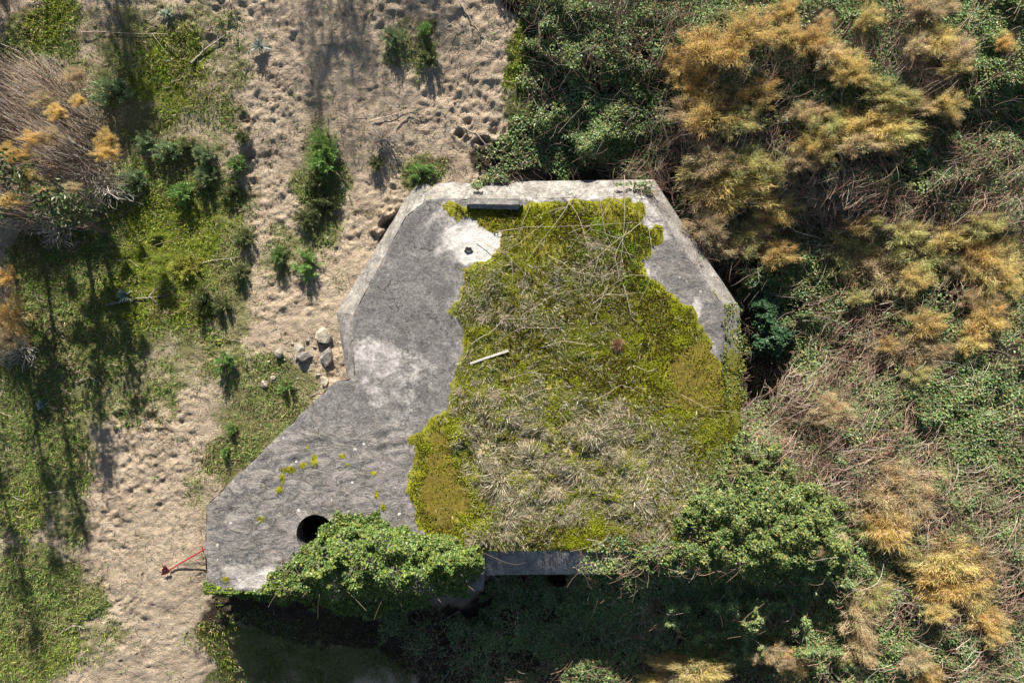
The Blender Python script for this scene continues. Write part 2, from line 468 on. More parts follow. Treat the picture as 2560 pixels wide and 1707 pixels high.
def stone_mat(name, c0, c1, c2):
    q = NT(name); co = q.coord()
    n = q.noise(co, 9, 8, .65); n3 = q.noise(co, 40, 5, .7)
    c = q.ramp(n, [(.3, c0), (.5, c1), (.7, c2)])
    q.base(c); q.b.inputs['Roughness'].default_value = .9
    q.l(q.bump(n3, .6, .02, q.bump(n, .7, .06)), q.b.inputs['Normal'])
    return q.m
M_STONE_W = stone_mat('pale_stone', (.14, .12, .09), (.33, .29, .225), (.50, .46, .38))
M_STONE_D = stone_mat('grey_stone', (.07, .065, .06), (.20, .18, .16), (.38, .34, .29))
q = NT('red_paint'); nn = q.noise(q.coord(), 30, 5)
q.base(q.ramp(nn, [(.3, (.20, .012, .018)), (.65, (.42, .03, .04))])); q.b.inputs['Roughness'].default_value = .5
M_RED = q.m
q = NT('weathered_wood'); mpn = q.n('ShaderNodeMapping'); q.l(q.coord(), mpn.inputs[0]); mpn.inputs['Scale'].default_value = (2, 40, 40)
q.base(q.ramp(q.noise(mpn.outputs[0], 2, 5), [(.3, (.22, .21, .19)), (.7, (.60, .58, .54))])); q.b.inputs['Roughness'].default_value = .85
M_WOOD = q.m

# ------------------------------------------------------------------ ground sheet
def axis(lo, hi, step, mid=None, mstep=None, far=220):
    a = list(np.arange(lo, (mid if mid else hi), step))
    if mid: a += list(np.arange(mid, hi, mstep))
    a.append(hi)
    s = step * 3; v = lo; pre = []
    while v > -far: v -= s; pre.append(v); s *= 1.35
    s = (mstep or step) * 2; v = hi; post = []
    while v < far: v += s; post.append(v); s *= 1.35
    return np.array(pre[::-1] + a + post)
gx = axis(-12.6, 12.8, 0.036, 1.8, 0.12)
gy = axis(-8.9, 9.0, 0.036)
GX, GY = np.meshgrid(gx, gy)
GZ = terrain_base(GX, GY) + 0.10 * (fbm(GX * 0.9, GY * 0.9, 31, 3) - 0.5)
fp = sdf(FOOT, GX, GY)
PX, PY = to_px(GX, GY, GZ)
m_gr = ell(PX, PY, GRASS); m_li = ell(PX, PY, LIME); m_sh = ell(PX, PY, SOIL_SHADE)
th = sdf(THICKET, PX, PY)
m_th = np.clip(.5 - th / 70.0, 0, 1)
inview = (np.abs(GX) < 12.5) & (np.abs(GY) < 8.9)
# scuffed, trodden sand: many overlapping prints, dents and small heaps
sandy = np.clip(1.15 - .75 * m_gr - m_th, 0.12, 1)
dz = np.zeros_like(GZ)
ix0 = np.searchsorted(gx, -12.6); iy0 = np.searchsorted(gy, -8.9)
r2 = np.random.default_rng(21)
nfp = 4200
for k in range(nfp):
    fx = r2.uniform(-12.4, 1.4); fy = r2.uniform(-8.7, 8.8)
    a = r2.uniform(0, math.pi) if r2.random() < .55 else r2.normal(1.2, .35)
    L = r2.uniform(.04, .12); W = L * r2.uniform(.3, .75); dep = r2.uniform(.003, .014) * (2.2 if r2.random() < .10 else 1)
    i = ix0 + int((fx + 12.6) / .036); j = iy0 + int((fy + 8.9) / .036); w = int(L * 2.2 / .036) + 1
    sx = slice(max(i - w, 0), i + w + 1); sy = slice(max(j - w, 0), j + w + 1)
    X = GX[sy, sx] - fx; Y = GY[sy, sx] - fy
    u = X * math.cos(a) + Y * math.sin(a); v = -X * math.sin(a) + Y * math.cos(a)
    d = np.sqrt((u / L) ** 2 + (v / W) ** 2) * (1 + .9 * (vnoise(X * 16 + k, Y * 16, 8) - .5))
    dz[sy, sx] += dep * (-np.clip(1.1 - d, 0, 1) * 1.1 + .45 * np.exp(-((d - 1.25) / .28) ** 2))
fine = .08 * (fbm(GX * 2.6, GY * 2.6, 77, 4) - .5) + .095 * (fbm(GX * 7, GY * 9, 78, 4) - .5) * (.45 + 1.1 * sstep(.35, .65, fbm(GX * .8, GY * .8, 79, 3)))
GZ = GZ + np.where(inview, sandy * (dz + fine) + (1 - sandy) * .5 * fine, 0)
for bx, by, br, bd in ((990, 572, .22, .42), (1152, 335, .10, .16), (1207, 356, .12, .16), (1232, 330, .09, .12), (1172, 308, .06, .07), (400, 1265, .06, .05), (612, 300, .12, .1), (395, 610, .15, .1), (620, 390, .14, .12), (380, 1040, .15, .12), (303, 1040, .12, .1)):
    bz = on_ground(bx, by)
    d = np.sqrt((GX - bz.x) ** 2 + (GY - bz.y) ** 2) * (1 + 1.5 * (fbm(GX * 5, GY * 5, 3, 3) - .5)) / br
    GZ -= bd * np.clip(1.15 - d, 0, 1) ** .8
    GZ += bd * .35 * np.exp(-((d - 1.5) / .4) ** 2) * (fp > 0.05)
GZ = np.where(fp < -0.12, -0.7, GZ)
ny, nx = GX.shape
idx = np.arange(nx * ny).reshape(ny, nx)
F = np.stack([idx[:-1, :-1], idx[:-1, 1:], idx[1:, 1:], idx[1:, :-1]], -1).reshape(-1, 4)
me = mesh_np('ground', np.stack([GX, GY, GZ], -1).reshape(-1, 3), F, smooth=True)
far = ~inview
mk = np.stack([np.where(far, .6 * (GX < 2), m_gr), m_li, np.where(far & (GX > 1), 1, np.maximum(m_th, m_sh)), np.ones_like(m_gr)], -1).reshape(-1, 4)
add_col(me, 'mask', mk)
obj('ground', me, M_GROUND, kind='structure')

def gz_at(x, y):
    """height of the finished ground sheet (bilinear enough: nearest vertex)"""
    i = np.clip(np.searchsorted(gx, x), 0, nx - 1); j = np.clip(np.searchsorted(gy, y), 0, ny - 1)
    return GZ[j, i]

# ------------------------------------------------------------------ the bunker
bunker = empty('bunker', (0, 0, 0), 'half-buried grey concrete bunker with chamfered edges and moss-covered roof', 'bunker')
MOSS_E = [(1113, 516), (1142, 543), (1172, 541), (1194, 558), (1216, 574), (1234, 587), (1256, 578), (1256, 600), (1238, 627), (1223, 646), (1183, 664), (1161, 679), (1142, 741), (1128, 781), (1153, 807),
          (1161, 865), (1139, 924), (1120, 978), (1116, 1024), (1087, 1031), (1072, 1068), (1028, 1101), (1035, 1142), (1028, 1175), (1009, 1212), (1002, 1234), (1024, 1249), (1035, 1275), (1042, 1297),
          (1060, 1330), (1200, 1390), (1812, 1400), (1830, 923), (1792, 897), (1771, 840), (1749, 797), (1732, 767), (1710, 758), (1654, 710), (1623, 680), (1602, 650), (1628, 632), (1656, 611), (1660, 572),
          (1636, 572), (1606, 554), (1610, 515), (1580, 513), (1576, 500), (1310, 506), (1161, 515), (1140, 502)]
MOSSP = [roofpt(p) for p in MOSS_E]
# small cushions on the wing: source px
CUSH = [(722, 1175, 20, 9), (706, 1195, 8, 12), (700, 1225, 10, 9), (757, 1162, 10, 8), (785, 1148, 10, 14), (858, 1141, 12, 7), (869, 1160, 6, 6), (934, 1183, 9, 7), (942, 1234, 6, 10), (957, 1266, 10, 11), (770, 1118, 5, 4),
        (660, 1215, 3, 3), (655, 1298, 10, 7), (566, 1447, 10, 6), (1146, 545, 8, 8)]
def roof_fields(x, y):
    px, py = to_px(x, y, R)
    d = sdf(MOSSP, x, y) + .30 * (fbm(x * 4.5, y * 4.5, 9, 4) - .5)
    moss = np.clip(.5 - d / .16, 0, 1)
    for cx, cy, rx, ry in CUSH:
        dd = np.sqrt(((px - cx) / rx) ** 2 + ((py - cy) / ry) ** 2) + .9 * (vnoise(x * 14, y * 14, 4) - .5)
        moss = np.maximum(moss, np.clip(1.5 - dd, 0, 1))
    nearm = sdf(MOSSP, x, y)
    E = lambda L: ell(px, py, [(a / V2S, b / V2S, c / V2S, e / V2S, s) for a, b, c, e, s in L])
    light = E([(1205, 605, 60, 45, 1.5), (1235, 590, 40, 40, 1.6), (1195, 650, 50, 25, 1.6), (1195, 600, 90, 70, .9), (930, 905, 55, 50, .8), (1000, 945, 80, 40, .6), (960, 985, 90, 36, .6), (1130, 780, 25, 80, .5), (1120, 900, 40, 80, .45), (1640, 560, 30, 50, .9),
               (1620, 500, 50, 18, 1), (1720, 775, 25, 25, .95), (1690, 650, 60, 60, .35), (640, 1455, 60, 25, .9), (590, 1425, 30, 20, .7), (1000, 1090, 60, 60, .5), (900, 1150, 90, 60, .25), (1615, 655, 30, 25, .7), (1110, 530, 25, 30, .7), (1400, 494, 250, 6, .8)])
    light = np.maximum(light, .55 * np.exp(-(nearm / .12) ** 2) * (nearm > 0))
    dry = E([(1330, 730, 170, 110, .45), (1200, 1090, 80, 60, .8), (1350, 1150, 200, 120, .95), (1520, 1180, 180, 110, .95), (1650, 1230, 140, 100, .7), (1250, 1000, 120, 60, .7), (1480, 1060, 120, 60, .7), (1300, 1290, 120, 60, .6), (1250, 900, 100, 40, .35), (1480, 650, 60, 50, .5)])
    och = E([(1110, 1210, 60, 95, 1.0), (1105, 1110, 40, 50, .8), (1240, 620, 90, 50, .5), (1330, 620, 80, 40, .5), (1740, 960, 60, 90, .8), (1700, 1000, 60, 50, .6), (1560, 530, 60, 30, .5), (1200, 560, 60, 20, .6)])
    orange = np.clip(.55 - np.abs(sdf([roofpt(p) for p in ((892, 1200), (891, 785), (1018, 545), (1072, 505), (1100, 505), (1100, 2000), (2000, 2000))], x, y)) / .12, 0, 1) * (y > -.2)
    orange = np.maximum(orange, E([(800, 1240, 60, 40, .45), (850, 1260, 50, 30, .4)]))
    wing = sstep(980, 1110, py) * sstep(1110, 1020, px)
    wing = np.maximum(wing, .5 * sstep(1590, 1640, px) * sstep(560, 640, py))
    dry = dry * (1 - .85 * np.clip(och * 1.2, 0, 1)) if True else dry
    return moss, light, dry, och, orange, np.maximum(wing, .12)
def roof_height(x, y):
    moss, light, dry, och, orange, wing = roof_fields(x, y)
    m = sstep(.45, .62, moss)
    z = .018 * (fbm(x * 1.2, y * 1.2, 41, 3) - .5) + .010 * (fbm(x * 8, y * 8, 42, 3) - .5)
    c, s = math.cos(.2), math.sin(.2)
    z += wing * .05 * (fbm((x * c + y * s) * 1.6, (-x * s + y * c) * 7, 43, 4) - .5)
    big = sstep(.02, -.30, sdf(MOSSP, x, y))
    z += m * (.012 + big * (.012 + .08 * (fbm(x * 5, y * 5, 44, 3) - .35) * (1 - .8 * np.clip(och, 0, 1)) + .55 * np.clip(dry, 0, 1) * np.clip(.55 * fbm(x * 3.4, y * 3.4, 45, 3) + .45 * fbm(x * 1.1, y * 1.3, 47, 2) - .40, 0, 1) * 1.1))
    return z
# triangulated top with the round shaft hole
def roughen(poly, step, amp, seed):
    out = []
    n = len(poly)
    for i in range(n):
        a = np.array(poly[i]); b = np.array(poly[(i + 1) % n]); L = np.linalg.norm(b - a); k = max(1, int(L / step))
        nr = np.array([b[1] - a[1], a[0] - b[0]]) / max(L, 1e-6)
        for t in range(k):
            p = a + (b - a) * t / k
            out.append(p + (nr * amp * (vnoise(np.array([p[0] * 6]), np.array([p[1] * 6]), seed)[0] - .5) if t else 0))
    return [tuple(p) for p in out]
TOPR = roughen(TOP, .06, .05, 3)
circ = [(HOLE_C[0] + HOLE_R * math.cos(a), HOLE_C[1] + HOLE_R * math.sin(a)) for a in np.linspace(0, 2 * math.pi, 40, endpoint=False)]
st = .042
tx = np.arange(min(p[0] for p in TOP), max(p[0] for p in TOP), st); ty = np.arange(min(p[1] for p in TOP), max(p[1] for p in TOP), st)
TX, TY = np.meshgrid(tx, ty); TX = TX + (np.arange(len(ty)) % 2)[:, None] * st * .5
TX = TX.ravel() + rng.normal(0, .004, TX.size); TY = TY.ravel() + rng.normal(0, .004, TY.size)
ok = (sdf(TOPR, TX, TY) < -.025) & (np.hypot(TX - HOLE_C[0], TY - HOLE_C[1]) > HOLE_R + .03)
pts = [Vector(p) for p in TOPR] + [Vector(p) for p in circ]
edg = [(i, (i + 1) % len(TOPR)) for i in range(len(TOPR))]
o0 = len(TOPR); edg += [(o0 + i, o0 + (i + 1) % 40) for i in range(40)]
pts += [Vector((a, b)) for a, b in zip(TX[ok], TY[ok])]
vv, _, ff, _, _, _ = geometry.delaunay_2d_cdt(pts, edg, [], 0, 1e-5)
RV = np.array([(v.x, v.y) for v in vv]); RF = np.array([f for f in ff if len(f) == 3])
cen = RV[RF].mean(1)
keep = (sdf(TOPR, cen[:, 0], cen[:, 1]) < 0) & (np.hypot(cen[:, 0] - HOLE_C[0], cen[:, 1] - HOLE_C[1]) > HOLE_R * .995)
RF = RF[keep]
edge_d = -sdf(TOPR, RV[:, 0], RV[:, 1])
rz = R + roof_height(RV[:, 0], RV[:, 1]) * sstep(0, .08, edge_d) - .02 * sstep(.05, 0, edge_d)
me = mesh_np('roof', np.column_stack([RV, rz]), RF, smooth=True)
mo, li, dr, oc, orr, wi = roof_fields(RV[:, 0], RV[:, 1])
add_col(me, 'mask', np.stack([mo, li, dr], 1)); add_col(me, 'mask2', np.stack([orr, oc, wi], 1))
obj('roof', me, M_ROOF, bunker)

def strip(name, top, bot, nu, nv, bulge, seed, mask=None, groove=0.0, jit=.02):
    """ruled surface between two polylines with weathered relief"""
    top = np.array(top, float); bot = np.array(bot, float)
    t = np.linspace(0, 1, nu)[:, None]
    A = top[0] + (top[1] - top[0]) * t; B = bot[0] + (bot[1] - bot[0]) * t
    s = np.linspace(0, 1, nv)[None, :, None]
    P = A[:, None] * (1 - s) + B[:, None] * s
    n = np.cross(top[1] - top[0], bot[0] - top[0]); n = n / np.linalg.norm(n)
    if n[2] < -0.01: n = -n
    U = P[..., 0] + P[..., 2] * .7; W = P[..., 1] - P[..., 2] * .7
    rel = jit * (fbm(U * 3, W * 3, seed, 4) - .5)
    for gpos in (.3, .58, .82):
        rel -= groove * np.exp(-((s[..., 0] - gpos - .02 * (vnoise(t * 9, t * 0, seed + 3) - .5)) / .025) ** 2)
    rel = rel + bulge * np.sin(np.pi * s[..., 0]) 
    P = P + n * rel[..., None]
    idx = np.arange(nu * nv).reshape(nu, nv)
    F = np.stack([idx[:-1, :-1], idx[:-1, 1:], idx[1:, 1:], idx[1:, :-1]], -1).reshape(-1, 4)
    V = P.reshape(-1, 3)
    me = mesh_np(name, V, F, smooth=True)
    z = np.zeros(len(V))
    mk = mask(V) if mask else (z, z, z)
    add_col(me, 'mask', np.stack([mk[0], mk[1], z], 1)); add_col(me, 'mask2', np.stack([mk[2], z, z + .3], 1))
    return obj(name, me, M_CONC, bunker)
def m_north(V):
    l = .42 + .15 * (vnoise(V[:, 0], V[:, 1] * 3, 4)); z = np.zeros(len(V))
    ylw = np.exp(-((V[:, 0] + 1.6) / .5) ** 2) * .5
    return (np.exp(-((V[:, 0] + 1.75) / .35) ** 2) * .5, l, ylw)
def m_west(V):
    z = np.zeros(len(V)); return (.35 * sstep(R - .12, R - .02, V[:, 2]), .42 + z, .42 + z)
def m_ne(V):
    z = np.zeros(len(V)); return (.55 * sstep(2.2, .9, V[:, 1]) * sstep(R - .2, R - .02, V[:, 2]), .12 + z, z)
def m_e(V):
    z = np.zeros(len(V)); return (.50 + .3 * sstep(.2, -1.0, V[:, 1]), z + .1, z)
masks = [m_west, m_west, m_north, m_north, m_ne, m_e, m_e, (lambda V: (np.full(len(V), .42), np.zeros(len(V)), np.zeros(len(V))))]  # last: even moss tint on the south chamfer, standing in for its shade
i3 = [(*p, R - .02) for p in INNER]; o3 = [(*p, R - CH) for p in OUTER]
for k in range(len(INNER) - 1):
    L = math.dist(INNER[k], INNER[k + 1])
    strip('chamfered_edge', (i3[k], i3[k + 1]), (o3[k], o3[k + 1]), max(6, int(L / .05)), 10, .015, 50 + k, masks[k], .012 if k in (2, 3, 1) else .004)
    strip('wall', (o3[k], o3[k + 1]), ((*OUTER[k], -.6), (*OUTER[k + 1], -.6)), max(6, int(L / .15)), 14, 0, 60 + k, None, .004)
loop = [INNER[-1]] + WING + [INNER[0]]
# step from the main south chamfer down to the wing, and the wing's own walls
for k in range(len(loop) - 1):
    L = math.dist(loop[k], loop[k + 1])
    strip('wing_wall', ((*loop[k], R - .02), (*loop[k + 1], R - .02)), ((*loop[k], -.6), (*loop[k + 1], -.6)), max(6, int(L / .12)), 16, 0, 80 + k, (lambda V: (np.zeros(len(V)), .5 * sstep(R - .15, R, V[:, 2]), np.zeros(len(V)))), .004, .012)
# triangular end pieces closing the chamfer ends
for a, b in ((0, 0), (-1, -1)):
    me = mesh_np('chamfer_end', np.array([(*INNER[a], R - .02), (*OUTER[a], R - CH), (*INNER[a], R - CH - .5), (*OUTER[a], R - CH - .5)]), np.array([[0, 1, 3, 2]]))
    add_col(me, 'mask', np.zeros((4, 3))); add_col(me, 'mask2', np.zeros((4, 3)))
    obj('chamfer_end', me, M_CONC, bunker)
# round shaft of the entrance wing: ring lip, lining and floor
a = np.linspace(0, 2 * math.pi, 40, endpoint=False)
rows = [(HOLE_R, R - .02), (HOLE_R, R - .10), (HOLE_R + .015, R - .11), (HOLE_R + .02, R - .5), (HOLE_R + .10, R - .55), (HOLE_R + .16, .25)]
V = np.array([(HOLE_C[0] + r * math.cos(t), HOLE_C[1] + r * math.sin(t), z) for r, z in rows for t in a])
F = []
for j in range(len(rows) - 1):
    for i in range(40): F.append((j * 40 + i, j * 40 + (i + 1) % 40, (j + 1) * 40 + (i + 1) % 40, (j + 1) * 40 + i))
me = mesh_np('shaft_lining', V, np.array(F), smooth=True); add_col(me, 'mask', np.zeros((len(V), 3))); add_col(me, 'mask2', np.zeros((len(V), 3)))
shaft = obj('shaft_lining', me, M_CONC, bunker)
V = np.array([(HOLE_C[0], HOLE_C[1], .26)] + [(HOLE_C[0] + .57 * math.cos(t), HOLE_C[1] + .57 * math.sin(t), .25) for t in a])
me = mesh_np('shaft_floor', V, np.array([(0, 1 + i, 1 + (i + 1) % 40) for i in range(40)])); add_col(me, 'mask', np.ones((41, 3)) * .3); add_col(me, 'mask2', np.zeros((41, 3)))
obj('shaft_floor', me, M_CONC, shaft)
# raised rounded kerb block on the north rim
def rounded_block(name, cx, cy, z0, lx, ly, lz, r, mat, parent, seed, rot=0.0):
    import bmesh
    bm = bmesh.new(); bmesh.ops.create_cube(bm, size=1)
    for v in bm.verts: v.co = Vector((v.co.x * lx, v.co.y * ly, (v.co.z + .5) * lz))
    bmesh.ops.bevel(bm, geom=bm.edges[:], offset=r, segments=3, affect='EDGES')
    bmesh.ops.subdivide_edges(bm, edges=[e for e in bm.edges if e.calc_length() > .12], cuts=6, use_grid_fill=True)
    for v in bm.verts:
        nz = vnoise(np.array([v.co.x * 8 + 3]), np.array([v.co.y * 8 + v.co.z * 9]), seed)[0] - .5
        v.co += v.co.normalized() * nz * .02
    me = bpy.data.meshes.new(name); bm.to_mesh(me); bm.free()
    for p in me.polygons: p.use_smooth = True
    n = len(me.vertices); add_col(me, 'mask', np.tile([.0, .25, 0], (n, 1))); add_col(me, 'mask2', np.tile([0, 0, .3], (n, 1)))
    o = obj(name, me, mat, parent, (cx, cy, z0)); o.rotation_euler = (0, 0, rot)
    return o
bx, by = at(1236, 507, R + .15)
rounded_block('kerb_block', bx, by + .02, R - .12, 1.17, .27, .32, .06, M_CONC, bunker, 5, math.radians(-1.2))
# small broken-rimmed drain hole, the shade inside painted on a raised disc
px0 = roofpt((1171, 626))
jr = {i: .75 + .5 * random.random() for i in range(14)}
me = mesh_np('broken_rim_shade_disc', np.array([(px0[0] + r * jr[i] * math.cos(t), px0[1] + r * jr[i] * math.sin(t) * .85, z) for r, z in ((.10, R - .01), (.085, R + .022), (.06, R + .008), (.0, R + .006)) for i, t in enumerate(a[::3])]),
             np.array([(j * 14 + i, j * 14 + (i + 1) % 14, (j + 1) * 14 + (i + 1) % 14, (j + 1) * 14 + i) for j in range(3) for i in range(14)]), smooth=True)
q = NT('hole_dark'); q.base(q.ramp(q.noise(q.coord(), 30), [(.3, (.008, .01, .012)), (.7, (.04, .04, .035))])); q.b.inputs['Roughness'].default_value = .6
obj('broken_rim_shade_disc', me, q.m, bunker)

# ------------------------------------------------------------------ moss fronds on the roof (nobody could count them)
def pick(n, lo, hi, prob, rg):
    out = []
    tot = 0
    while tot < n:
        x = rg.uniform(lo[0], hi[0], n); y = rg.uniform(lo[1], hi[1], n)
        k = rg.random(n) < prob(x, y)
        out.append(np.stack([x[k], y[k]], 1)); tot += k.sum()
        if len(out) > 60: break
    return np.concatenate(out)[:n]
r3 = np.random.default_rng(5)
tlo = (min(p[0] for p in TOP), min(p[1] for p in TOP)); thi = (max(p[0] for p in TOP), max(p[1] for p in TOP))
def pm(x, y):
    mo, li, dr, oc, orr, wi = roof_fields(x, y)
    return sstep(.5, .7, mo) * (.08 + .92 * sstep(.02, -.28, sdf(MOSSP, x, y) + .25 * (fbm(x * 5, y * 5, 9, 3) - .5))) * (1 - .93 * np.clip(oc * 1.2, 0, 1)) * (1 - .6 * np.clip(dr, 0, 1)) * (.25 + .75 * sstep(.35, .6, fbm(x * 4, y * 4, 44, 3))) * (sdf(TOP, x, y) < -.03)
P = pick(85000, tlo, thi, pm, r3)
n = len(P)
mo, li, dr, oc, orr, wi = roof_fields(P[:, 0], P[:, 1])
ppx, ppy = to_px(P[:, 0], P[:, 1], R)
cl = fbm(P[:, 0] * 4, P[:, 1] * 4, 44, 3)
gr = ell(ppx, ppy, [(1480, 660, 130, 90, 1)]) if False else np.clip(1.3 - ((ppx - 1545) / 130) ** 2 - ((ppy - 640) / 110) ** 2, 0, 1)
c0 = np.array([.09, .085, .012]); c1 = np.array([.28, .31, .02]); c2 = np.array([.20, .34, .02])
tt = np.clip((cl - .34) * 3.6 + r3.normal(0, .18, n), 0, 1)[:, None]
cc = c0 * (1 - tt) + (c1 * (1 - gr[:, None]) + c2 * gr[:, None]) * tt
brown = fbm(P[:, 0] * 1.6, P[:, 1] * 1.6, 91, 4) > np.where(ppx > 1450, .49, .56)
cc = np.where(brown[:, None] & (r3.random(n) < .55)[:, None], np.array([.085, .055, .02]), cc)
cc = np.clip(cc * (1 + r3.normal(0, .2, (n, 1))), .004, 1)
z = R + roof_height(P[:, 0], P[:, 1])
N = np.column_stack([r3.normal(0, .5, n), r3.normal(0, .5, n), np.ones(n)])
V, F, C = leaves(np.column_stack([P, z + .012 + .02 * r3.random(n)]), N, r3.uniform(.02, .05, n), cc, .5, .6, r3)
ne = 9000
ty_ = r3.random(ne) ** .8; sv_ = r3.random(ne)
k6 = np.array([*INNER[5], R]); k7 = np.array([*INNER[7], R]); q6 = np.array([*OUTER[5], R - CH]); q7 = np.array([*OUTER[7], R - CH])
Pe = (k7 + (k6 - k7) * ty_[:, None] * .8) * (1 - sv_[:, None]) + (q7 + (q6 - q7) * ty_[:, None] * .8) * sv_[:, None] + np.array([0, 0, .02])
kk = fbm(Pe[:, 0] * 3, Pe[:, 1] * 3, 44, 3) > .42
Pe = Pe[kk]; ne = len(Pe)
Ve, Fe, Ce = leaves(Pe, np.column_stack([r3.normal(.4, .5, ne), r3.normal(0, .5, ne), np.ones(ne)]), r3.uniform(.025, .06, ne), mixcol([(.20, .19, .02), (.11, .09, .02), (.28, .28, .03), (.14, .16, .03)], ne, None, .25, .05, r3), .5, .6, r3)
V, F, C = cat_geo([(V, F, C), (Ve, Fe, Ce)])
obj('moss_carpet', mesh_np('moss_carpet', V, F, C), M_MOSS, label='lime green and olive moss carpet covering the bunker roof', cat='moss', kind='stuff')

# short green-straw grass growing through the moss
def pg(x, y):
    mo, li, dr, oc, orr, wi = roof_fields(x, y)
    ppx, ppy = to_px(x, y, R)
    cen = np.clip(1.2 - ((ppx - 1330) / 260) ** 2 - ((ppy - 830) / 260) ** 2, 0, 1)
    se = np.clip(1.3 - ((ppx - 1660) / 200) ** 2 - ((ppy - 1150) / 160) ** 2, 0, 1)
    return sstep(.55, .8, mo) * np.clip(.06 + .8 * np.clip(dr, 0, 1) + .55 * cen + .5 * se, 0, 1) * (1 - .9 * np.clip(oc, 0, 1)) * (sdf(TOP, x, y) < -.05) * (.3 + .7 * sstep(.4, .6, fbm(x * 2.2, y * 2.2, 46, 3)))
P = pick(56000, tlo, thi, pg, r3); n = len(P)
mo, li, dr, oc, orr, wi = roof_fields(P[:, 0], P[:, 1])
straw = (r3.random(n) < np.clip(.36 + .45 * dr, 0, .8))
gcol = np.where(straw[:, None], mixcol([(.48, .42, .30), (.37, .32, .21), (.60, .55, .45), (.22, .20, .13)], n, None, .2, .05, r3), mixcol([(.20, .24, .045), (.14, .20, .05), (.30, .30, .07)], n, None, .25, .06, r3))
a_ = fbm(P[:, 0] * .9, P[:, 1] * .9, 12, 2) * 9
D = np.column_stack([np.cos(a_) + r3.normal(0, .7, n), np.sin(a_) + r3.normal(0, .7, n), r3.uniform(.25, .9, n)])
V, F, C = blades2(np.column_stack([P, R + roof_height(P[:, 0], P[:, 1])]), D, r3.uniform(.07, .2, n), r3.uniform(.005, .010, n), .3, gcol, r3)
obj('roof_grass', mesh_np('roof_grass', V, F, C), M_GRASS, label='thin straw and green grass growing through the roof moss', cat='grass', kind='stuff')

# dry tussocks
def tussock_mesh(seed, n=420):
    g = np.random.default_rng(seed)
    az = g.uniform(0, 2 * math.pi, n); rr = g.random(n) ** .7
    P = np.column_stack([np.cos(az) * rr * .07, np.sin(az) * rr * .07, np.zeros(n)])
    la = seed * 1.7; D = np.column_stack([.55 * np.cos(az) * rr + g.normal(0, .35, n) + .75 * math.cos(la), .55 * np.sin(az) * rr + g.normal(0, .35, n) + .6 * math.sin(la), .25 + .5 * (1 - rr)])
    P[:, :2] *= g.uniform(.6, 2.6, (n, 1))
    c = mixcol([(.50, .42, .29), (.38, .31, .20), (.60, .54, .43), (.15, .18, .06), (.24, .22, .15)], n, [.27, .22, .16, .22, .13], .25, .06, g)
    V, F, C = blades2(P, D + g.normal(0, .22, D.shape), g.uniform(.08, .30, n), g.uniform(.005, .010, n), g.uniform(.2, .6, (n, 1)), c, g)
    return mesh_np('tussock_blades', V, F, C)
TUS = [tussock_mesh(300 + k, 300 + 50 * k) for k in range(7)]
for m in TUS: m.materials.append(M_GRASS)
def pt(x, y):
    mo, li, dr, oc, orr, wi = roof_fields(x, y)
    return np.clip(dr - .25, 0, 1) * sstep(.55, .8, mo) * (sdf(TOP, x, y) < -.12) * (1 - np.clip(oc, 0, 1))
P = pick(75, tlo, thi, pt, r3)
for k, p in enumerate(P):
    z = R + float(roof_height(p[:1], p[1:])[0])
    o = obj('grass_tussock', TUS[k % 7], None, None, (p[0], p[1], z), 'pale dry grass tussock among the many on the bunker roof', 'grass tussock', 'dry tussocks on the bunker roof')
    s = .4 + r3.gamma(2, .17); o.scale = (s * r3.uniform(.8, 1.4), s, s * r3.uniform(.5, .9)); o.rotation_euler = (0, 0, r3.uniform(-1.2, 1.2))
p = roofpt((1543, 860))
g = np.random.default_rng(8); n = 380; az = g.uniform(0, 6.283, n); rr = g.random(n) ** .6
V, F, C = blades2(np.zeros((n, 3)), np.column_stack([np.cos(az) * rr, np.sin(az) * rr, .45 + .6 * (1 - rr)]), g.uniform(.14, .26, n), .008, .2, mixcol([(.36, .20, .12), (.45, .27, .17), (.25, .15, .08)], n, None, .15, .05, g), g)
obj('dead_weed', mesh_np('dead_weed', V, F, C), M_GRASS, None, (p[0], p[1], R + .03), 'small round red-brown dead weed on the green moss', 'weed')

# ------------------------------------------------------------------ thicket of brambles right of and below the bunker
CTRL = [(1300, 0, 3.3), (1300, 100, 3.0), (1250, 250, 2.65), (1350, 330, 2.45), (1200, 360, 2.2), (1300, 398, 1.75), (1500, 390, 1.85), (1400, 395, 1.75), (1200, 395, 1.75), (1700, 100, 3.3), (2000, 100, 3.3), (2300, 100, 3.4), (1650, 300, 2.7), (2000, 330, 2.8), (2300, 350, 2.9),
        (1600, 450, 2.1), (1750, 600, 1.5), (1760, 720, .9), (1770, 850, .4), (1750, 930, .5), (1900, 650, 1.6), (1850, 900, 2.2), (1950, 1000, 2.35), (2200, 700, 2.3), (2300, 900, 2.4), (2200, 1200, 2.3), (1740, 1040, 2.5), (1700, 1200, 2.65), (1860, 1260, 2.5),
        (1500, 1250, 2.6), (1420, 1300, 2.2), (1200, 1380, .4), (1300, 1480, .15), (1000, 1450, .1), (1600, 1420, .85), (1850, 1420, 1.5), (1720, 1400, 1.3), (2100, 1400, 2.0), (2300, 1500, 2.0), (1700, 1540, .2), (1380, 1530, .5), (1000, 1580, -.2), (1250, 1570, -.2), (1500, 1570, -.1), (1600, 1600, 0), (2350, 1200, 2.3), (2200, 20, 3.4)]
CTRL = np.array([(a * V2S, b * V2S, c) for a, b, c in CTRL])
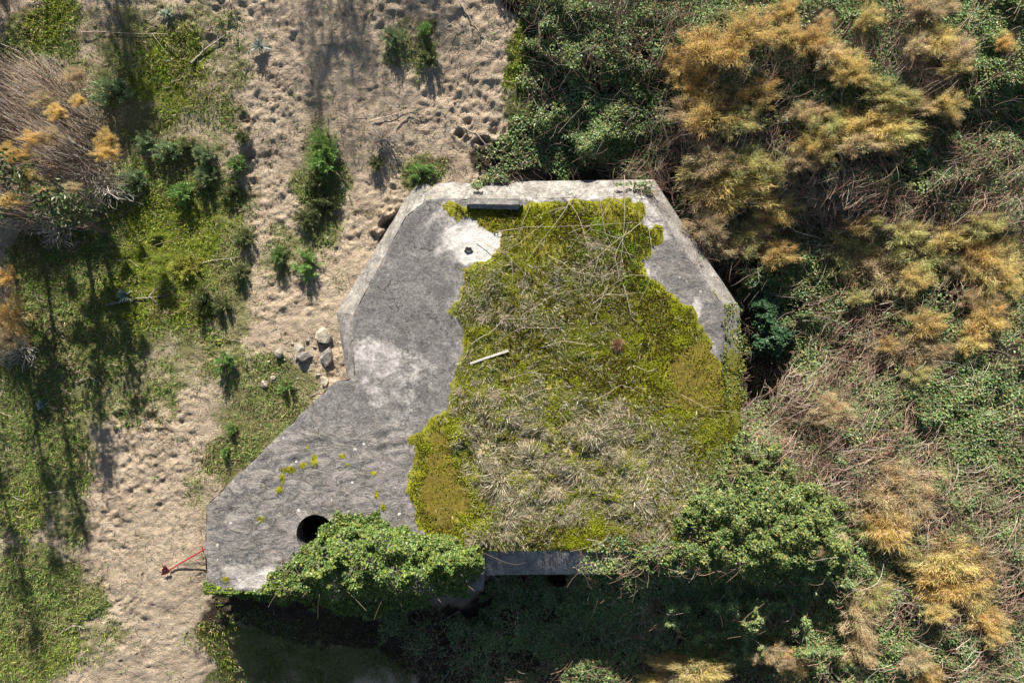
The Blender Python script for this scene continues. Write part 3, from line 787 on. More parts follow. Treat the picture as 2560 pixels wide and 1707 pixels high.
def canopy(px, py):
    w = 0; s = 0
    for a, b, c in CTRL:
        k = 1.0 / (((px - a) ** 2 + (py - b) ** 2) / 1e4 + .15) ** 1.6
        w = w + k; s = s + k * c
    lump = fbm(px / 80.0, py / 80.0, 61, 3) - .5
    loc = sstep(1560, 1700, px) * sstep(1400, 1460, py) * sstep(2200, 2050, px)
    return s / w + 1.3 * loc * np.clip(fbm(px / 38, py / 38, 69, 3) - .48, 0, 1) * 2 + .38 * lump + .22 * (vnoise(px / 34, py / 34, 62) - .5)
GREEN = [(1350, 300, 160, 90, 1), (1270, 360, 90, 40, 1), (1300, 220, 80, 60, .9), (1290, 60, 90, 60, .8), (1420, 200, 60, 60, .8), (1960, 200, 100, 60, .8), (2270, 60, 120, 120, 1), (2290, 250, 70, 120, .9), (1800, 20, 250, 30, .8), (2180, 430, 90, 60, .8),
         (1800, 680, 80, 100, .9), (1750, 520, 30, 40, .8), (2180, 930, 170, 100, .75), (2250, 1010, 120, 120, .8), (1700, 1160, 150, 90, 1), (1850, 1250, 120, 110, 1), (1750, 1300, 160, 60, 1), (1500, 1290, 160, 60, .9), (1300, 1400, 250, 70, .9), (1700, 1430, 250, 90, 1), (2030, 1520, 160, 50, .8),
         (1400, 1520, 60, 40, 1), (2250, 1260, 90, 70, .7), (1960, 960, 80, 30, .8), (2280, 1430, 80, 120, .6), (1600, 180, 60, 40, .7), (1880, 270, 80, 40, .8), (1700, 350, 30, 20, .7), (2280, 620, 70, 70, .4)]
TWIGGY = [(1950, 480, 120, 80, 1), (1820, 450, 60, 80, .6), (2100, 500, 200, 60, .9), (1900, 900, 120, 50, 1), (1850, 980, 130, 60, .9), (1700, 310, 120, 60, .7), (1550, 360, 90, 60, .9), (1950, 1100, 130, 60, 1), (2200, 1150, 150, 70, .8), (2270, 1330, 110, 130, .9), (2130, 150, 80, 60, .9), (2250, 380, 90, 60, .7),
          (1480, 390, 70, 30, 1), (2060, 1020, 100, 60, .7), (1800, 1060, 60, 30, .9), (1950, 780, 80, 70, .7), (2280, 480, 90, 50, .8), (1500, 1420, 60, 50, .3), (1560, 1560, 60, 40, .7), (2250, 1540, 100, 40, .5), (1600, 230, 60, 80, .5), (1560, 100, 60, 80, .5)]
r4 = np.random.default_rng(11)
def thicket_pts(n, prob):
    out = []; tot = 0
    while tot < n:
        px = r4.uniform(930, 2620, n); py = r4.uniform(-40, 1750, n)
        edge = sdf(THICKET, px, py) + 200 * (fbm(px / 70, py / 70, 66, 4) - .5)
        k = (edge < 0) & (r4.random(n) < prob(px, py))
        out.append(np.stack([px[k], py[k], edge[k]], 1)); tot += k.sum()
    return np.concatenate(out)[:n]
def p_leaf(px, py):
    g = ell(px, py, GREEN); t = ell(px, py, TWIGGY)
    nz = fbm(px / 55, py / 55, 63, 4)
    return np.clip(.46 + .7 * g - .22 * t * (1 - g), .18, 1) * (.12 + .88 * sstep(.34, .54, nz + .10 * g))
Q = thicket_pts(330000, p_leaf); n = len(Q)
zc = canopy(Q[:, 0], Q[:, 1])
dep = r4.exponential(.10, n) + .02; dep = np.minimum(dep, 1.0)
taper = sstep(0, -45, Q[:, 2])
zg = None
z = zc - dep - (1 - taper) * .35
x, y = at(Q[:, 0], Q[:, 1], z)
zg = terrain_low(x, y); inside = sdf(TOP, x, y) < 0.0
zg = np.where(inside, R + .02, np.where(zg < -.5, R - .13, zg))
z = np.where(inside, zg + .10 * r4.random(n) + np.maximum(0, z - zg) * .6, np.maximum(z, zg + .04 + .1 * r4.random(n)))
hue = fbm(Q[:, 0] / 70, Q[:, 1] / 70, 67, 3)
lc = np.where((hue > .5)[:, None], mixcol([(.18, .27, .105), (.135, .22, .075), (.25, .34, .15), (.25, .28, .07), (.32, .24, .10)], n, [.3, .28, .2, .14, .08], .25, .06, r4),
              mixcol([(.11, .19, .07), (.15, .235, .09), (.21, .25, .065), (.30, .23, .11)], n, [.36, .32, .18, .14], .25, .06, r4))
N = np.column_stack([r4.normal(0, .5, n), r4.normal(.45, .5, n), np.full(n, .9)])
V, F, C = leaves(np.column_stack([x, y, z]), N, r4.uniform(.035, .075, n), lc, .3, .7, r4)
obj('bramble_thicket', mesh_np('bramble_thicket', V, F, C), M_LEAF, label='dense green bramble thicket spreading right of and below the bunker', cat='bramble', kind='stuff')

def p_twig(px, py):
    t = ell(px, py, TWIGGY); g = ell(px, py, GREEN)
    return np.clip(.28 + .8 * t - .15 * g, .08, 1)
Q = thicket_pts(18000, p_twig); n = len(Q)
zc = canopy(Q[:, 0], Q[:, 1]) - r4.exponential(.16, n) + .04
x, y = at(Q[:, 0], Q[:, 1], zc)
zg = terrain_low(x, y); zg = np.where(zg < -.5, R + .02, zg); zc = np.maximum(zc, zg + .05)
fl = fbm(Q[:, 0] / 120, Q[:, 1] / 120, 68, 2) * 12
L = r4.uniform(.2, .85, n)
an = fl + r4.normal(0, .6, n)
dv = np.column_stack([np.cos(an) * L, np.sin(an) * L, r4.normal(0, .16, n) * L])
P0 = np.column_stack([x, y, zc]) - dv * .5; P1 = P0 + dv
pa = arcs(P0, P1, r4.uniform(-.02, .12, n) * L * 2, .05, 6, r4)
rad = np.linspace(1, .45, 6)[None, :] * r4.uniform(.0028, .0062, n)[:, None]
tc = mixcol([(.32, .21, .155), (.40, .30, .23), (.21, .13, .105), (.52, .46, .39), (.31, .17, .13)], n, [.31, .21, .23, .11, .14], .2, .05, r4)
V, F, C = tubes(pa, rad, tc)
obj('bramble_canes', mesh_np('bramble_canes', V, F, C), M_TWIG, label='tangle of bare brown bramble canes through the thicket', cat='bramble', kind='stuff')

# ------------------------------------------------------------------ shrubs
def bush_leaves(poly_v, zfun, n, size, cols, w, seed, dome=.5, rag=40, lump=.45):
    """leaf cloud over a footprint given in view px; zfun(px,py)->top height"""
    g = np.random.default_rng(seed)
    poly = [(a * V2S, b * V2S) for a, b in poly_v]
    xs = [p[0] for p in poly]; ys = [p[1] for p in poly]
    out = []; tot = 0
    while tot < n:
        px = g.uniform(min(xs) - 12, max(xs) + 12, n); py = g.uniform(min(ys) - 12, max(ys) + 12, n)
        e = sdf(poly, px, py) + rag * (fbm(px / 34, py / 34, seed, 4) - .5)
        k = (e < 0) & (g.random(n) < .25 + .75 * sstep(.33, .52, fbm(px / 30, py / 30, seed + 5, 3)))
        out.append(np.stack([px[k], py[k], e[k]], 1)); tot += k.sum()
    Q = np.concatenate(out)[:n]
    rim = np.clip(-Q[:, 2] / 60.0, 0, 1)
    z = zfun(Q[:, 0], Q[:, 1]) * 1.0 + dome * (np.sqrt(rim) - 1) + lump * (fbm(Q[:, 0] / 32, Q[:, 1] / 32, seed + 9, 3) - .5) - g.exponential(.07, n)
    x, y = at(Q[:, 0], Q[:, 1], z)
    ins = sdf(TOP, x, y) < .03
    z = np.where(ins, np.maximum(z, R + .02 + .05 * g.random(n)), z)
    c = mixcol(cols, n, w, .22, .06, g)
    N = np.column_stack([g.normal(0, .55, n), g.normal(.45, .55, n), np.full(n, .85)])
    return leaves(np.column_stack([x, y, z]), N, size * (.5 + g.gamma(4, .13, n)), c, .3, .75, g)
IVYC = [(.11, .18, .04), (.17, .235, .055), (.06, .115, .03), (.27, .30, .09), (.21, .25, .035)]
ivy_poly = [(475, 1345), (560, 1358), (625, 1330), (650, 1285), (700, 1262), (735, 1225), (745, 1185), (800, 1175), (870, 1180), (960, 1215), (1060, 1235), (1115, 1250), (1112, 1310), (1070, 1362), (980, 1388), (900, 1400), (850, 1412), (760, 1402), (690, 1384), (600, 1372), (475, 1366)]
def ivy_z(px, py):
    return R + .12 + .65 * np.clip(1.15 - ((px - 1000) / 260) ** 2 - ((py - 1400) / 95) ** 2, 0, 1) - .5 * sstep(1470, 1525, py)
t = empty('ivy_bush', (-3.2, -4.8, R), 'rounded glossy ivy bush spilling over the wing beside the round hole', 'ivy')
V, F, C = bush_leaves(ivy_poly, ivy_z, 21000, .055, IVYC, [.3, .24, .24, .09, .13], 401, .35, 70, .75)
V2, F2, C2 = bush_leaves([(471, 1338), (500, 1346), (545, 1352), (600, 1356), (660, 1345), (660, 1372), (590, 1372), (520, 1364), (474, 1360)], lambda px, py: R + .10 - .35 * sstep(1472, 1490, py), 2600, .045, IVYC, [.3, .24, .24, .09, .13], 403, .1, 22, .15)
V, F, C = cat_geo([(V, F, C), (V2, F2, C2)])
o = obj('foliage', mesh_np('foliage', V - np.array([-3.2, -4.8, R]), F, C), M_IVY, t)
g = np.random.default_rng(402); n = 90
P0 = np.column_stack([g.uniform(-5.0, -.8, n), g.uniform(-5.2, -4.3, n), np.full(n, R + .03)])
P1 = P0 + np.column_stack([g.normal(0, .5, n), g.normal(-.1, .3, n), g.uniform(.0, .4, n)])
V, F, C = tubes(arcs(P0, P1, .08, .05, 6, g), np.linspace(1, .5, 6)[None, :] * g.uniform(.004, .009, n)[:, None], jcol((.22, .17, .12), n, .2, .05, g))
obj('stems', mesh_np('stems', V - np.array([-3.2, -4.8, R]), F, C), M_TWIG, t)
# evergreen shrub on the south-east corner
se_poly = [(1470, 1200), (1530, 1130), (1620, 1060), (1690, 1000), (1800, 1050), (1890, 1120), (1950, 1190), (1975, 1290), (1920, 1370), (1800, 1400), (1690, 1370), (1600, 1340), (1480, 1340), (1400, 1300), (1430, 1260), (1530, 1230)]
t = empty('evergreen_shrub', (4.6, -4.2, .3), 'broad sunlit evergreen shrub covering the south-east corner of the bunker', 'shrub')
V, F, C = bush_leaves(se_poly, lambda px, py: R + .18 + .3 * np.clip(1 - ((px - 1880) / 230) ** 2 - ((py - 1320) / 120) ** 2, 0, 1) - .9 * sstep(1400, 1500, py), 30000, .048, [(.11, .18, .05), (.16, .22, .055), (.25, .26, .07), (.06, .12, .04), (.30, .25, .10)], [.3, .25, .15, .2, .1], 411, .5, 130, .7)
obj('foliage', mesh_np('foliage', V - np.array([4.6, -4.2, .3]), F, C), M_IVY, t)
# dark shrub in the gap along the east wall
t = empty('dark_gap_shrub', (5.9, .9, .6), 'dark green shaded shrub in the gap beside the east wall', 'shrub')
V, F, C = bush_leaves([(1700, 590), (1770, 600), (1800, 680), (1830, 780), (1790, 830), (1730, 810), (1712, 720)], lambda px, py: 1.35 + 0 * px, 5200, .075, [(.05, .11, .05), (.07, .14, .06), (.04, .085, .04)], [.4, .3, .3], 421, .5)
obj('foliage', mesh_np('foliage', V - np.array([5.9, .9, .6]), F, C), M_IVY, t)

# ivy hanging over the east rim
t = empty('ivy_curtain', (4.75, -.2, R), 'thin olive ivy curtain creeping along the east rim of the roof', 'ivy')
V, F, C = bush_leaves([(1664, 700), (1690, 700), (1703, 730), (1704, 1010), (1680, 1010), (1668, 940), (1664, 800)], lambda px, py: R + .03 - .30 * sstep(1808, 1850, px), 1700, .045, [(.14, .17, .03), (.20, .20, .03), (.09, .08, .02), (.10, .15, .04)], None, 431, .02, 60, .1)
obj('foliage', mesh_np('foliage', V - np.array([4.75, -.2, R]), F, C), M_IVY, t)

# feathery tamarisk plumes
def plume_mesh(seed, nb=64, per=105):
    g = np.random.default_rng(seed)
    az = g.uniform(0, 2 * math.pi, nb); rr = np.sqrt(g.random(nb)) * g.uniform(.8, 1.22, nb) * (1 + .22 * np.sin(az * 3 + seed) + .15 * np.sin(az * 5 + seed * 2))
    tip = np.column_stack([np.cos(az) * rr, np.sin(az) * rr, .7 * np.sqrt(np.clip(1 - rr ** 2 * .6, .02, 1)) * g.uniform(.6, 1.2, nb)])
    root = np.column_stack([np.cos(az) * .1, np.sin(az) * .1, np.full(nb, -.5)])
    pa = arcs(root, tip, .18, .06, 7, g)
    t = .35 + .65 * g.random((nb, per)) ** .8
    f = t * 6; i = np.clip(f.astype(int), 0, 5); w = (f - i)[..., None]
    bi = np.arange(nb)[:, None]
    P = (pa[bi, i] * (1 - w) + pa[bi, i + 1] * w)
    D0 = unit(pa[bi, i + 1] - pa[bi, i])
    off = g.normal(0, .10, P.shape) * (1.15 - t * .4)[..., None]
    P = (P + off).reshape(-1, 3); n = len(P)
    D = (D0.reshape(-1, 3) * .9 + unit(off.reshape(-1, 3)) * .55 + g.normal(0, .35, (n, 3)) + np.array([0, -.1, 0]))
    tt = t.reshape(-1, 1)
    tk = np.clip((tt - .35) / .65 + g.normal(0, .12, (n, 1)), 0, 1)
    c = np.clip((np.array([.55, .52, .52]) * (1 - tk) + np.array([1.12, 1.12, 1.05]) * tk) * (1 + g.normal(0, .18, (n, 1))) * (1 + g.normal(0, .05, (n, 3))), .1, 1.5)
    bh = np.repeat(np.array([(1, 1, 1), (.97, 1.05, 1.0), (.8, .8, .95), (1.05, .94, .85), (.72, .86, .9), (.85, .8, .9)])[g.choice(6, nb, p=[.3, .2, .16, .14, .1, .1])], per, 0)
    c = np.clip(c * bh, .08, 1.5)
    kp = (fbm(P[:, 0] * 3.2 + seed, P[:, 1] * 3.2, seed, 3) > .36) | (g.random(n) < .25)
    P, D, c = P[kp], D[kp], c[kp]; n = len(P)
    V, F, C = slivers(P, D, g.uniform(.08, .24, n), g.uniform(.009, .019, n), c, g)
    rad = np.linspace(.022, .010, 7)[None, :] * np.ones((nb, 1))
    tv, tf, tcc = tubes(pa, rad, jcol((.46, .36, .28), nb, .15, .04, g))
    return mesh_np('plume', V, F, C), mesh_np('plume_stems', tv, tf, tcc)
PLUME = [plume_mesh(700 + k) for k in range(6)]
for a_, b_ in PLUME: a_.materials.append(M_TAM); b_.materials.append(M_TWIG)
TCOL = {'o': (.76, .555, .225), 'y': (.78, .635, .27), 'b': (.57, .45, .28), 'g': (.66, .62, .27), 'p': (.71, .575, .35)}
g5 = np.random.default_rng(55)
def plume(parent, px, py, rx, ry, kind, lift=.16, zc=None):
    if zc is None: zc = float(canopy(np.array([px]), np.array([py]))[0]) + lift
    x, y = at(px, py, zc)
    k = g5.integers(6)
    sx = rx * 1.15 * KP * (H - zc); sy = ry * 1.15 * KP * (H - zc); sz = .5 * (sx + sy) * .65 + .08
    o = obj('foliage', PLUME[k][0], None, parent); s = obj('stems', PLUME[k][1], None, o)
    pl = parent.location
    o.location = (x - pl.x, y - pl.y, zc - sz * .45 - pl.z); o.scale = (sx, sy, sz)
    # a mirrored copy rather than a rotation keeps the drawn outline
    if g5.random() < .5: o.scale.x *= -1
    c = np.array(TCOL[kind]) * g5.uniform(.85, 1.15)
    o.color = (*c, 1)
    return o
TAM = [
 ('orange feathery tamarisk shrub at the top, just right of the green brambles', [(1875, 70, 70, 55, 'o'), (1766, 112, 66, 50, 'o'), (1773, 165, 60, 38, 'o'), (1830, 130, 55, 40, 'o'), (1883, 227, 66, 34, 'o'), (1700, 150, 40, 40, 'o')]),
 ('small orange tamarisk plume at the top edge, tenth clump from none', [(1963, 24, 34, 28, 'o')]),
 ('golden tamarisk shrub at the top centre of the thicket with three plumes', [(1970, 84, 42, 34, 'y'), (2040, 95, 50, 42, 'o'), (2075, 130, 36, 30, 'p')]),
 ('pale golden tamarisk shrub below the bare sandy twigs near the top', [(2120, 153, 46, 34, 'y'), (2139, 187, 48, 28, 'y')]),
 ('tan tamarisk plume at the top edge beside the bare sandy gap', [(2179, 40, 36, 30, 'y'), (2320, 20, 60, 30, 'b')]),
 ('golden tamarisk shrub in the upper right, left of the dark green brambles', [(2350, 98, 46, 40, 'y'), (2400, 125, 40, 36, 'p'), (2395, 165, 45, 24, 'y'), (2300, 110, 36, 30, 'p')]),
 ('tiny orange tamarisk tuft alone among dark brambles at the upper right edge', [(2515, 106, 24, 20, 'o')]),
 ('brownish orange tamarisk shrub low on the left, above the big golden bush', [(1791, 282, 76, 50, 'o'), (1729, 272, 55, 46, 'b'), (1735, 215, 40, 30, 'o'), (1850, 300, 50, 40, 'g')]),
 ('olive yellow tamarisk plumes between two brown twiggy patches, upper right', [(2234, 240, 66, 30, 'g'), (2376, 258, 40, 32, 'y'), (2330, 268, 40, 20, 'p')]),
 ('wide dome-shaped golden tamarisk bush in the middle of the thicket', [(2204, 311, 92, 46, 'y'), (2168, 352, 66, 34, 'p'), (2250, 330, 60, 36, 'g')]),
 ('loose olive tamarisk shrub left of the wide golden dome', [(2084, 303, 46, 40, 'g'), (2022, 280, 42, 30, 'p'), (2051, 358, 52, 34, 'y'), (2010, 395, 40, 30, 'b')]),
 ('large golden tamarisk bush beside the north-east corner of the bunker', [(1820, 428, 92, 66, 'y'), (1830, 486, 88, 46, 'y'), (1770, 460, 60, 60, 'b'), (1860, 400, 50, 40, 'g'), (1790, 395, 60, 40, 'p')]),
 ('small golden tamarisk clump just right of the large golden bush', [(1948, 515, 52, 40, 'y'), (1920, 545, 40, 24, 'o')]),
 ('brown shaded tamarisk beside the north-east slope of the roof', [(1799, 614, 60, 40, 'b'), (1770, 570, 50, 40, 'b'), (1956, 632, 46, 34, 'o'), (1860, 590, 50, 40, 'g'), (1900, 560, 40, 40, 'b')]),
 ('big olive golden tamarisk bush right of the dark gap', [(2139, 612, 76, 56, 'g'), (2168, 655, 60, 50, 'b'), (2223, 680, 62, 56, 'p'), (2150, 745, 34, 18, 'g'), (2292, 698, 40, 32, 'y')]),
 ('pale yellow tamarisk bush with feathery tops right of the olive one', [(2329, 640, 66, 50, 'g'), (2270, 580, 56, 32, 'g'), (2395, 592, 66, 32, 'y'), (2153, 566, 40, 24, 'o')]),
 ('golden tamarisk bush at the right edge, level with the bunker corner', [(2497, 661, 56, 56, 'y'), (2446, 640, 42, 46, 'o'), (2523, 706, 36, 36, 'y'), (2470, 560, 55, 30, 'g')]),
 ('orange tamarisk clump at the right, under the golden edge bush', [(2471, 789, 52, 52, 'o'), (2438, 851, 42, 32, 'y'), (2480, 740, 40, 40, 'b')]),
 ('dark orange tamarisk shrub half in shade in the middle right', [(2318, 808, 52, 36, 'o'), (2300, 850, 58, 40, 'b'), (2223, 862, 30, 24, 'o'), (2303, 890, 56, 42, 'b')]),
 ('single brown tamarisk tuft among bare canes right of the east wall', [(2087, 1027, 46, 30, 'p')]),
 ('large pale orange tamarisk bush at the right, above the shaded hollow', [(2270, 1195, 78, 42, 'p'), (2219, 1258, 86, 60, 'p'), (2230, 1323, 66, 54, 'o'), (2290, 1260, 50, 50, 'p')]),
 ('golden orange tamarisk bush near the lower right edge', [(2391, 1395, 82, 56, 'y'), (2384, 1450, 90, 54, 'o'), (2424, 1466, 60, 56, 'y'), (2350, 1420, 60, 50, 'p'), (2350, 1528, 36, 30, 'y')]),
 ('small orange tamarisk clump low at the right edge', [(2475, 1553, 48, 26, 'o'), (2490, 1590, 30, 26, 'y')]),
 ('narrow tan tamarisk shrub lining the lower right shaded hollow', [(2153, 1540, 46, 60, 'p'), (2160, 1620, 50, 40, 'p'), (2190, 1490, 46, 40, 'g')]),
 ('little orange tamarisk tuft on the evergreen shrub edge', [(2073, 1349, 34, 30, 'p')]),
 ('golden tamarisk clump at the bottom edge, right of the dark brambles', [(1989, 1660, 42, 36, 'o'), (1940, 1640, 40, 26, 'b')]),
 ('wide low tamarisk with golden tips at the bottom edge below the bunker', [(1751, 1680, 80, 34, 'y'), (1660, 1650, 50, 24, 'o'), (1690, 1690, 50, 30, 'p'), (1640, 1700, 50, 20, 'y')]),
 ('tan tamarisk tuft at the bottom right, between twiggy brambles', [(2292, 1649, 38, 36, 'p'), (2330, 1690, 36, 20, 'o')]),
]
TAM[1] = ('small single orange tamarisk plume touching the top edge', TAM[1][1])
for lab, pls in TAM:
    cx = sum(p[0] for p in pls) / len(pls); cy = sum(p[1] for p in pls) / len(pls)
    gpt = on_ground(cx, cy)
    t = empty('tamarisk_shrub', gpt, lab, 'shrub', 'tamarisk shrubs in the thicket')
    for p in pls: plume(t, *p)
    for k in range(2):
        p = pls[g5.integers(len(pls))]; an_ = g5.uniform(0, 6.28)
        plume(t, p[0] + math.cos(an_) * p[2] * 1.15, p[1] + math.sin(an_) * p[3] * 1.15, p[2] * .55, p[3] * .55, 'bgp'[g5.integers(3)], .05)

# big twiggy shrub with orange tips on the left
def twig_cloud(n, base, rx, ry, hz, seed, col, w, rad=(.003, .007), L=(.35, 1.0), lean=(0, 0), lo=.2):
    """twigs fanning up and out from the middle of a bush, local coordinates"""
    g = np.random.default_rng(seed)
    az = g.uniform(0, 2 * math.pi, n); rr = np.sqrt(g.random(n))
    tip = np.column_stack([np.cos(az) * rr * rx, np.sin(az) * rr * ry, hz * np.sqrt(np.clip(1.02 - rr ** 2, 0, 1)) * g.uniform(.55, 1.08, n)])
    tip[:, 2] = np.maximum(tip[:, 2], lo * hz * g.random(n))
    k = g.uniform(*L, n)[:, None]
    root = tip * (1 - k) + np.array([0, 0, .05]); root[:, 2] = tip[:, 2] * (1 - k[:, 0]) * .85
    tip[:, :2] += np.array(lean) * g.random((n, 1))
    pa = arcs(root, tip, .06, .05, 6, g)
    return tubes(pa, np.linspace(1, .4, 6)[None, :] * g.uniform(*rad, n)[:, None], mixcol(col, n, w, .2, .05, g))
GREYT = [(.38, .31, .25), (.50, .45, .39), (.26, .20, .15), (.42, .30, .19)]
base = on_ground(150, 420)
t = empty('twiggy_shrub', base, 'big grey twiggy shrub with orange tips at the left edge', 'shrub')
subs = []
for k, (ox, oy, rr_, hh, nn_) in enumerate([(.2, 1.3, .9, 1.3, 800), (-.6, .6, 1.0, 1.7, 900), (.5, .2, .85, 1.4, 700), (-.3, -.7, .9, 1.3, 800), (.7, -.9, .6, .8, 350), (-1.1, -.2, .8, 1.5, 600), (-.9, 1.5, .8, 1.2, 500), (.9, .9, .5, .8, 250)]):
    v_, f_, c_ = twig_cloud(nn_, base, rr_, rr_ * 1.05, hh, 811 + k * 3, GREYT, [.35, .25, .2, .2], (.003, .008), (.15, .6), (-.6, .35))
    subs.append((v_ + np.array([ox, oy, 0]), f_, c_))
V, F, C = cat_geo(subs)
obj('branches', mesh_np('branches', V, F, C), M_TWIG, t)
for p in [(105, 250, 34, 24, 'b'), (185, 190, 30, 22, 'b'), (140, 280, 26, 18, 'o'), (265, 350, 28, 24, 'o'), (262, 382, 34, 20, 'o'), (50, 385, 36, 20, 'o'), (120, 340, 30, 18, 'b'), (30, 500, 34, 18, 'o'), (180, 470, 24, 16, 'b'), (95, 480, 36, 16, 'o'), (10, 380, 24, 20, 'o'), (195, 252, 20, 14, 'o'), (60, 440, 30, 18, 'o'), (85, 345, 36, 18, 'o')]:
    zc = base.z + 1.75 * math.sqrt(max(.1, 1 - ((p[0] - 150) / 240) ** 2 - ((p[1] - 400) / 320) ** 2)) + .1
    plume(t, *p, zc=zc)
base = on_ground(20, 790)
t = empty('twiggy_shrub', base, 'smaller orange-tipped twiggy shrub cut by the left edge below the big one', 'shrub')
V, F, C = twig_cloud(500, base, .7, 1.0, 1.1, 812, GREYT, [.35, .25, .2, .2])
obj('branches', mesh_np('branches', V, F, C), M_TWIG, t)
for p in [(25, 790, 42, 40, 'o'), (12, 690, 30, 26, 'o'), (10, 850, 40, 30, 'b')]: plume(t, *p, zc=base.z + .95)
SLIM = [(-10.9, 3.2, 5.4, .45), (-10.2, 2.6, 4.6, .35), (-9.5, 3.0, 4.2, .35), (-11.6, 2.0, 6.0, .5), (-8.9, 2.4, 3.0, .3)]
def dead_shrub(px, py, rx, ry, hz, seed, n, label, lean=(0, 0), col=None):
    b = on_ground(px, py)
    t = empty('dead_shrub', b, label, 'dead shrub')
    V, F, C = twig_cloud(n, b, rx, ry, hz, seed, col or [(.52, .48, .42), (.40, .36, .31)], None, (.004, .010), (.6, 1.0), lean)
    obj('branches', mesh_np('branches', V, F, C), M_TWIG, t)
dead_shrub(270, 470, .55, .5, .7, 821, 150, 'pale bleached dead shrub at the lower right of the big twiggy shrub', (.4, -.1))
dead_shrub(160, 570, .6, .6, .6, 822, 170, 'grey dead shrub in shade under the big twiggy shrub')
dead_shrub(60, 880, .5, .45, .5, 823, 110, 'grey dead shrub near the left edge beside the long shadows')
dead_shrub(1700, 1610, .7, .6, .5, 824, 200, 'tangled dead brown shrub at the bottom edge below the evergreen', (0, 0), [(.30, .20, .16), (.22, .14, .11)])
dead_shrub(960, 350, .45, .3, .35, 825, 90, 'low dead twigs on the sand above the north-west corner')

# small green needle-leaved bushes on the sand
def needle_mesh(seed, n=1500):
    g = np.random.default_rng(seed)
    nb = 26
    az = g.uniform(0, 2 * math.pi, nb); rr = np.sqrt(g.random(nb))
    tip = np.column_stack([np.cos(az) * rr * .9, np.sin(az) * rr * .9, .95 * np.sqrt(np.clip(1.05 - rr ** 2, 0, 1)) * g.uniform(.7, 1.1, nb)])
    root = tip * np.array([.08, .08, 0])
    t = g.random((nb, n // nb)) ** .55
    P = (root[:, None] * (1 - t[..., None]) + tip[:, None] * t[..., None]).reshape(-1, 3); m = len(P)
    D = np.repeat(unit(tip - root), n // nb, 0) * .8 + g.normal(0, .6, (m, 3)); D[:, 2] += .25
    P += g.normal(0, .06, (m, 3))
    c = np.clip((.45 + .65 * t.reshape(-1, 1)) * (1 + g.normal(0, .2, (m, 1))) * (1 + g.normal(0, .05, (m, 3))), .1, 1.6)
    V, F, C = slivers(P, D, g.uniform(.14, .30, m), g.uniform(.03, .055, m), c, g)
    tv, tf, tcc = tubes(arcs(root, tip, .02, .03, 5, g), np.linspace(.02, .008, 5)[None, :] * np.ones((nb, 1)), jcol((.22, .18, .12), nb, .2, .05, g))
    return mesh_np('needles', V, F, C), mesh_np('bush_stems', tv, tf, tcc)
NEED = [needle_mesh(850 + k) for k in range(4)]
for a_, b_ in NEED: a_.materials.append(M_SHRUB); b_.materials.append(M_TWIG)
GB = [ # view px: x, y, rx, ry, height, tint, label
 (742, 330, 34, 38, .55, 'G', 'tall bright green bush at the top of the sand island between two paths'),
 (740, 372, 42, 34, .55, 'G', 'wide green bush just below the tallest one on the sand island'),
 (722, 415, 28, 26, .4, 'D', 'dull green bush in the middle of the sand island'),
 (735, 470, 38, 30, .4, 'D', 'dark green low bush at the lower part of the sand island'),
 (700, 500, 30, 26, .35, 'D', 'lowest dark green bush of the sand island'),
 (638, 588, 22, 26, .4, 'G', 'small green bush left of its twin on the middle sand path'),
 (700, 607, 34, 34, .45, 'G', 'round green bush right of its twin on the middle sand path'),
 (375, 345, 32, 26, .45, 'S', 'grey-green bush right of the orange-tipped shrub'),
 (467, 350, 26, 24, .4, 'S', 'grey-green round bush in the row left of the sandy path'),
 (540, 377, 26, 24, .4, 'G', 'green bush nearest to the sandy path in its row'),
 (330, 320, 22, 26, .4, 'S', 'small grey-green bush touching the big twiggy shrub'),
 (296, 412, 28, 34, .45, 'S', 'bushy grey-green plant below the pale orange tip of the shrub'),
 (470, 400, 26, 22, .35, 'S', 'small bush directly under the round grey-green one'),
 (415, 442, 36, 26, .4, 'G', 'wide bright green bush on the mossy patch'),
 (462, 420, 22, 24, .35, 'D', 'dark little bush right of the wide bright green one'),
 (508, 835, 24, 26, .5, 'G', 'single spiky bush with a fan-shaped shadow on the lower sand'),
 (530, 985, 12, 14, .3, 'G', 'tiny upright bush above another near the wing diagonal'),
 (515, 1040, 11, 13, .28, 'G', 'tiniest upright bush below another near the wing diagonal'),
 (655, 888, 20, 18, .3, 'G', 'small green bush below the scattered stones'),
 (240, 205, 46, 36, .6, 'S', 'grey-green leafy bush on the upper right of the big twiggy shrub'),
 (903, 80, 28, 26, .35, 'S', 'grey-green tuft on the sand at the top, left of a pair'),
 (976, 66, 20, 18, .35, 'G', 'green tuft on the sand at the top, right of a pair'),
 (985, 122, 24, 30, .3, 'D', 'sprawling dark tuft under the top right tuft on sand'),
 (965, 392, 32, 22, .35, 'G', 'green bush against the north-west corner of the bunker'),
 (865, 372, 22, 20, .3, 'D', 'dull small bush on sand left of the north-west corner'),
 (548, 625, 26, 22, .35, 'D', 'dull green bush at the edge of the mossy patch by the path'),
 (505, 700, 26, 24, .35, 'D', 'dark bush casting shade on the lower mossy patch'),
 (455, 690, 24, 34, .5, 'D', 'upright dark bush in the middle of the lower mossy patch'),
 (425, 610, 40, 30, .3, 'L', 'yellow-green low bush on the mossy patch'),
 (560, 545, 30, 24, .35, 'D', 'dark olive bush left of the middle sandy path'),
 (430, 330, 26, 18, .3, 'D', 'flat dark bush between two grey-green ones'),
 (525, 440, 26, 22, .3, 'D', 'dark flat bush beside the narrow sand path'),
 (555, 310, 20, 18, .3, 'D', 'dark little bush on the left rim of the sandy path'),
]
TINT = {'G': (.19, .32, .09), 'S': (.24, .32, .16), 'D': (.15, .18, .07), 'L': (.30, .31, .05)}
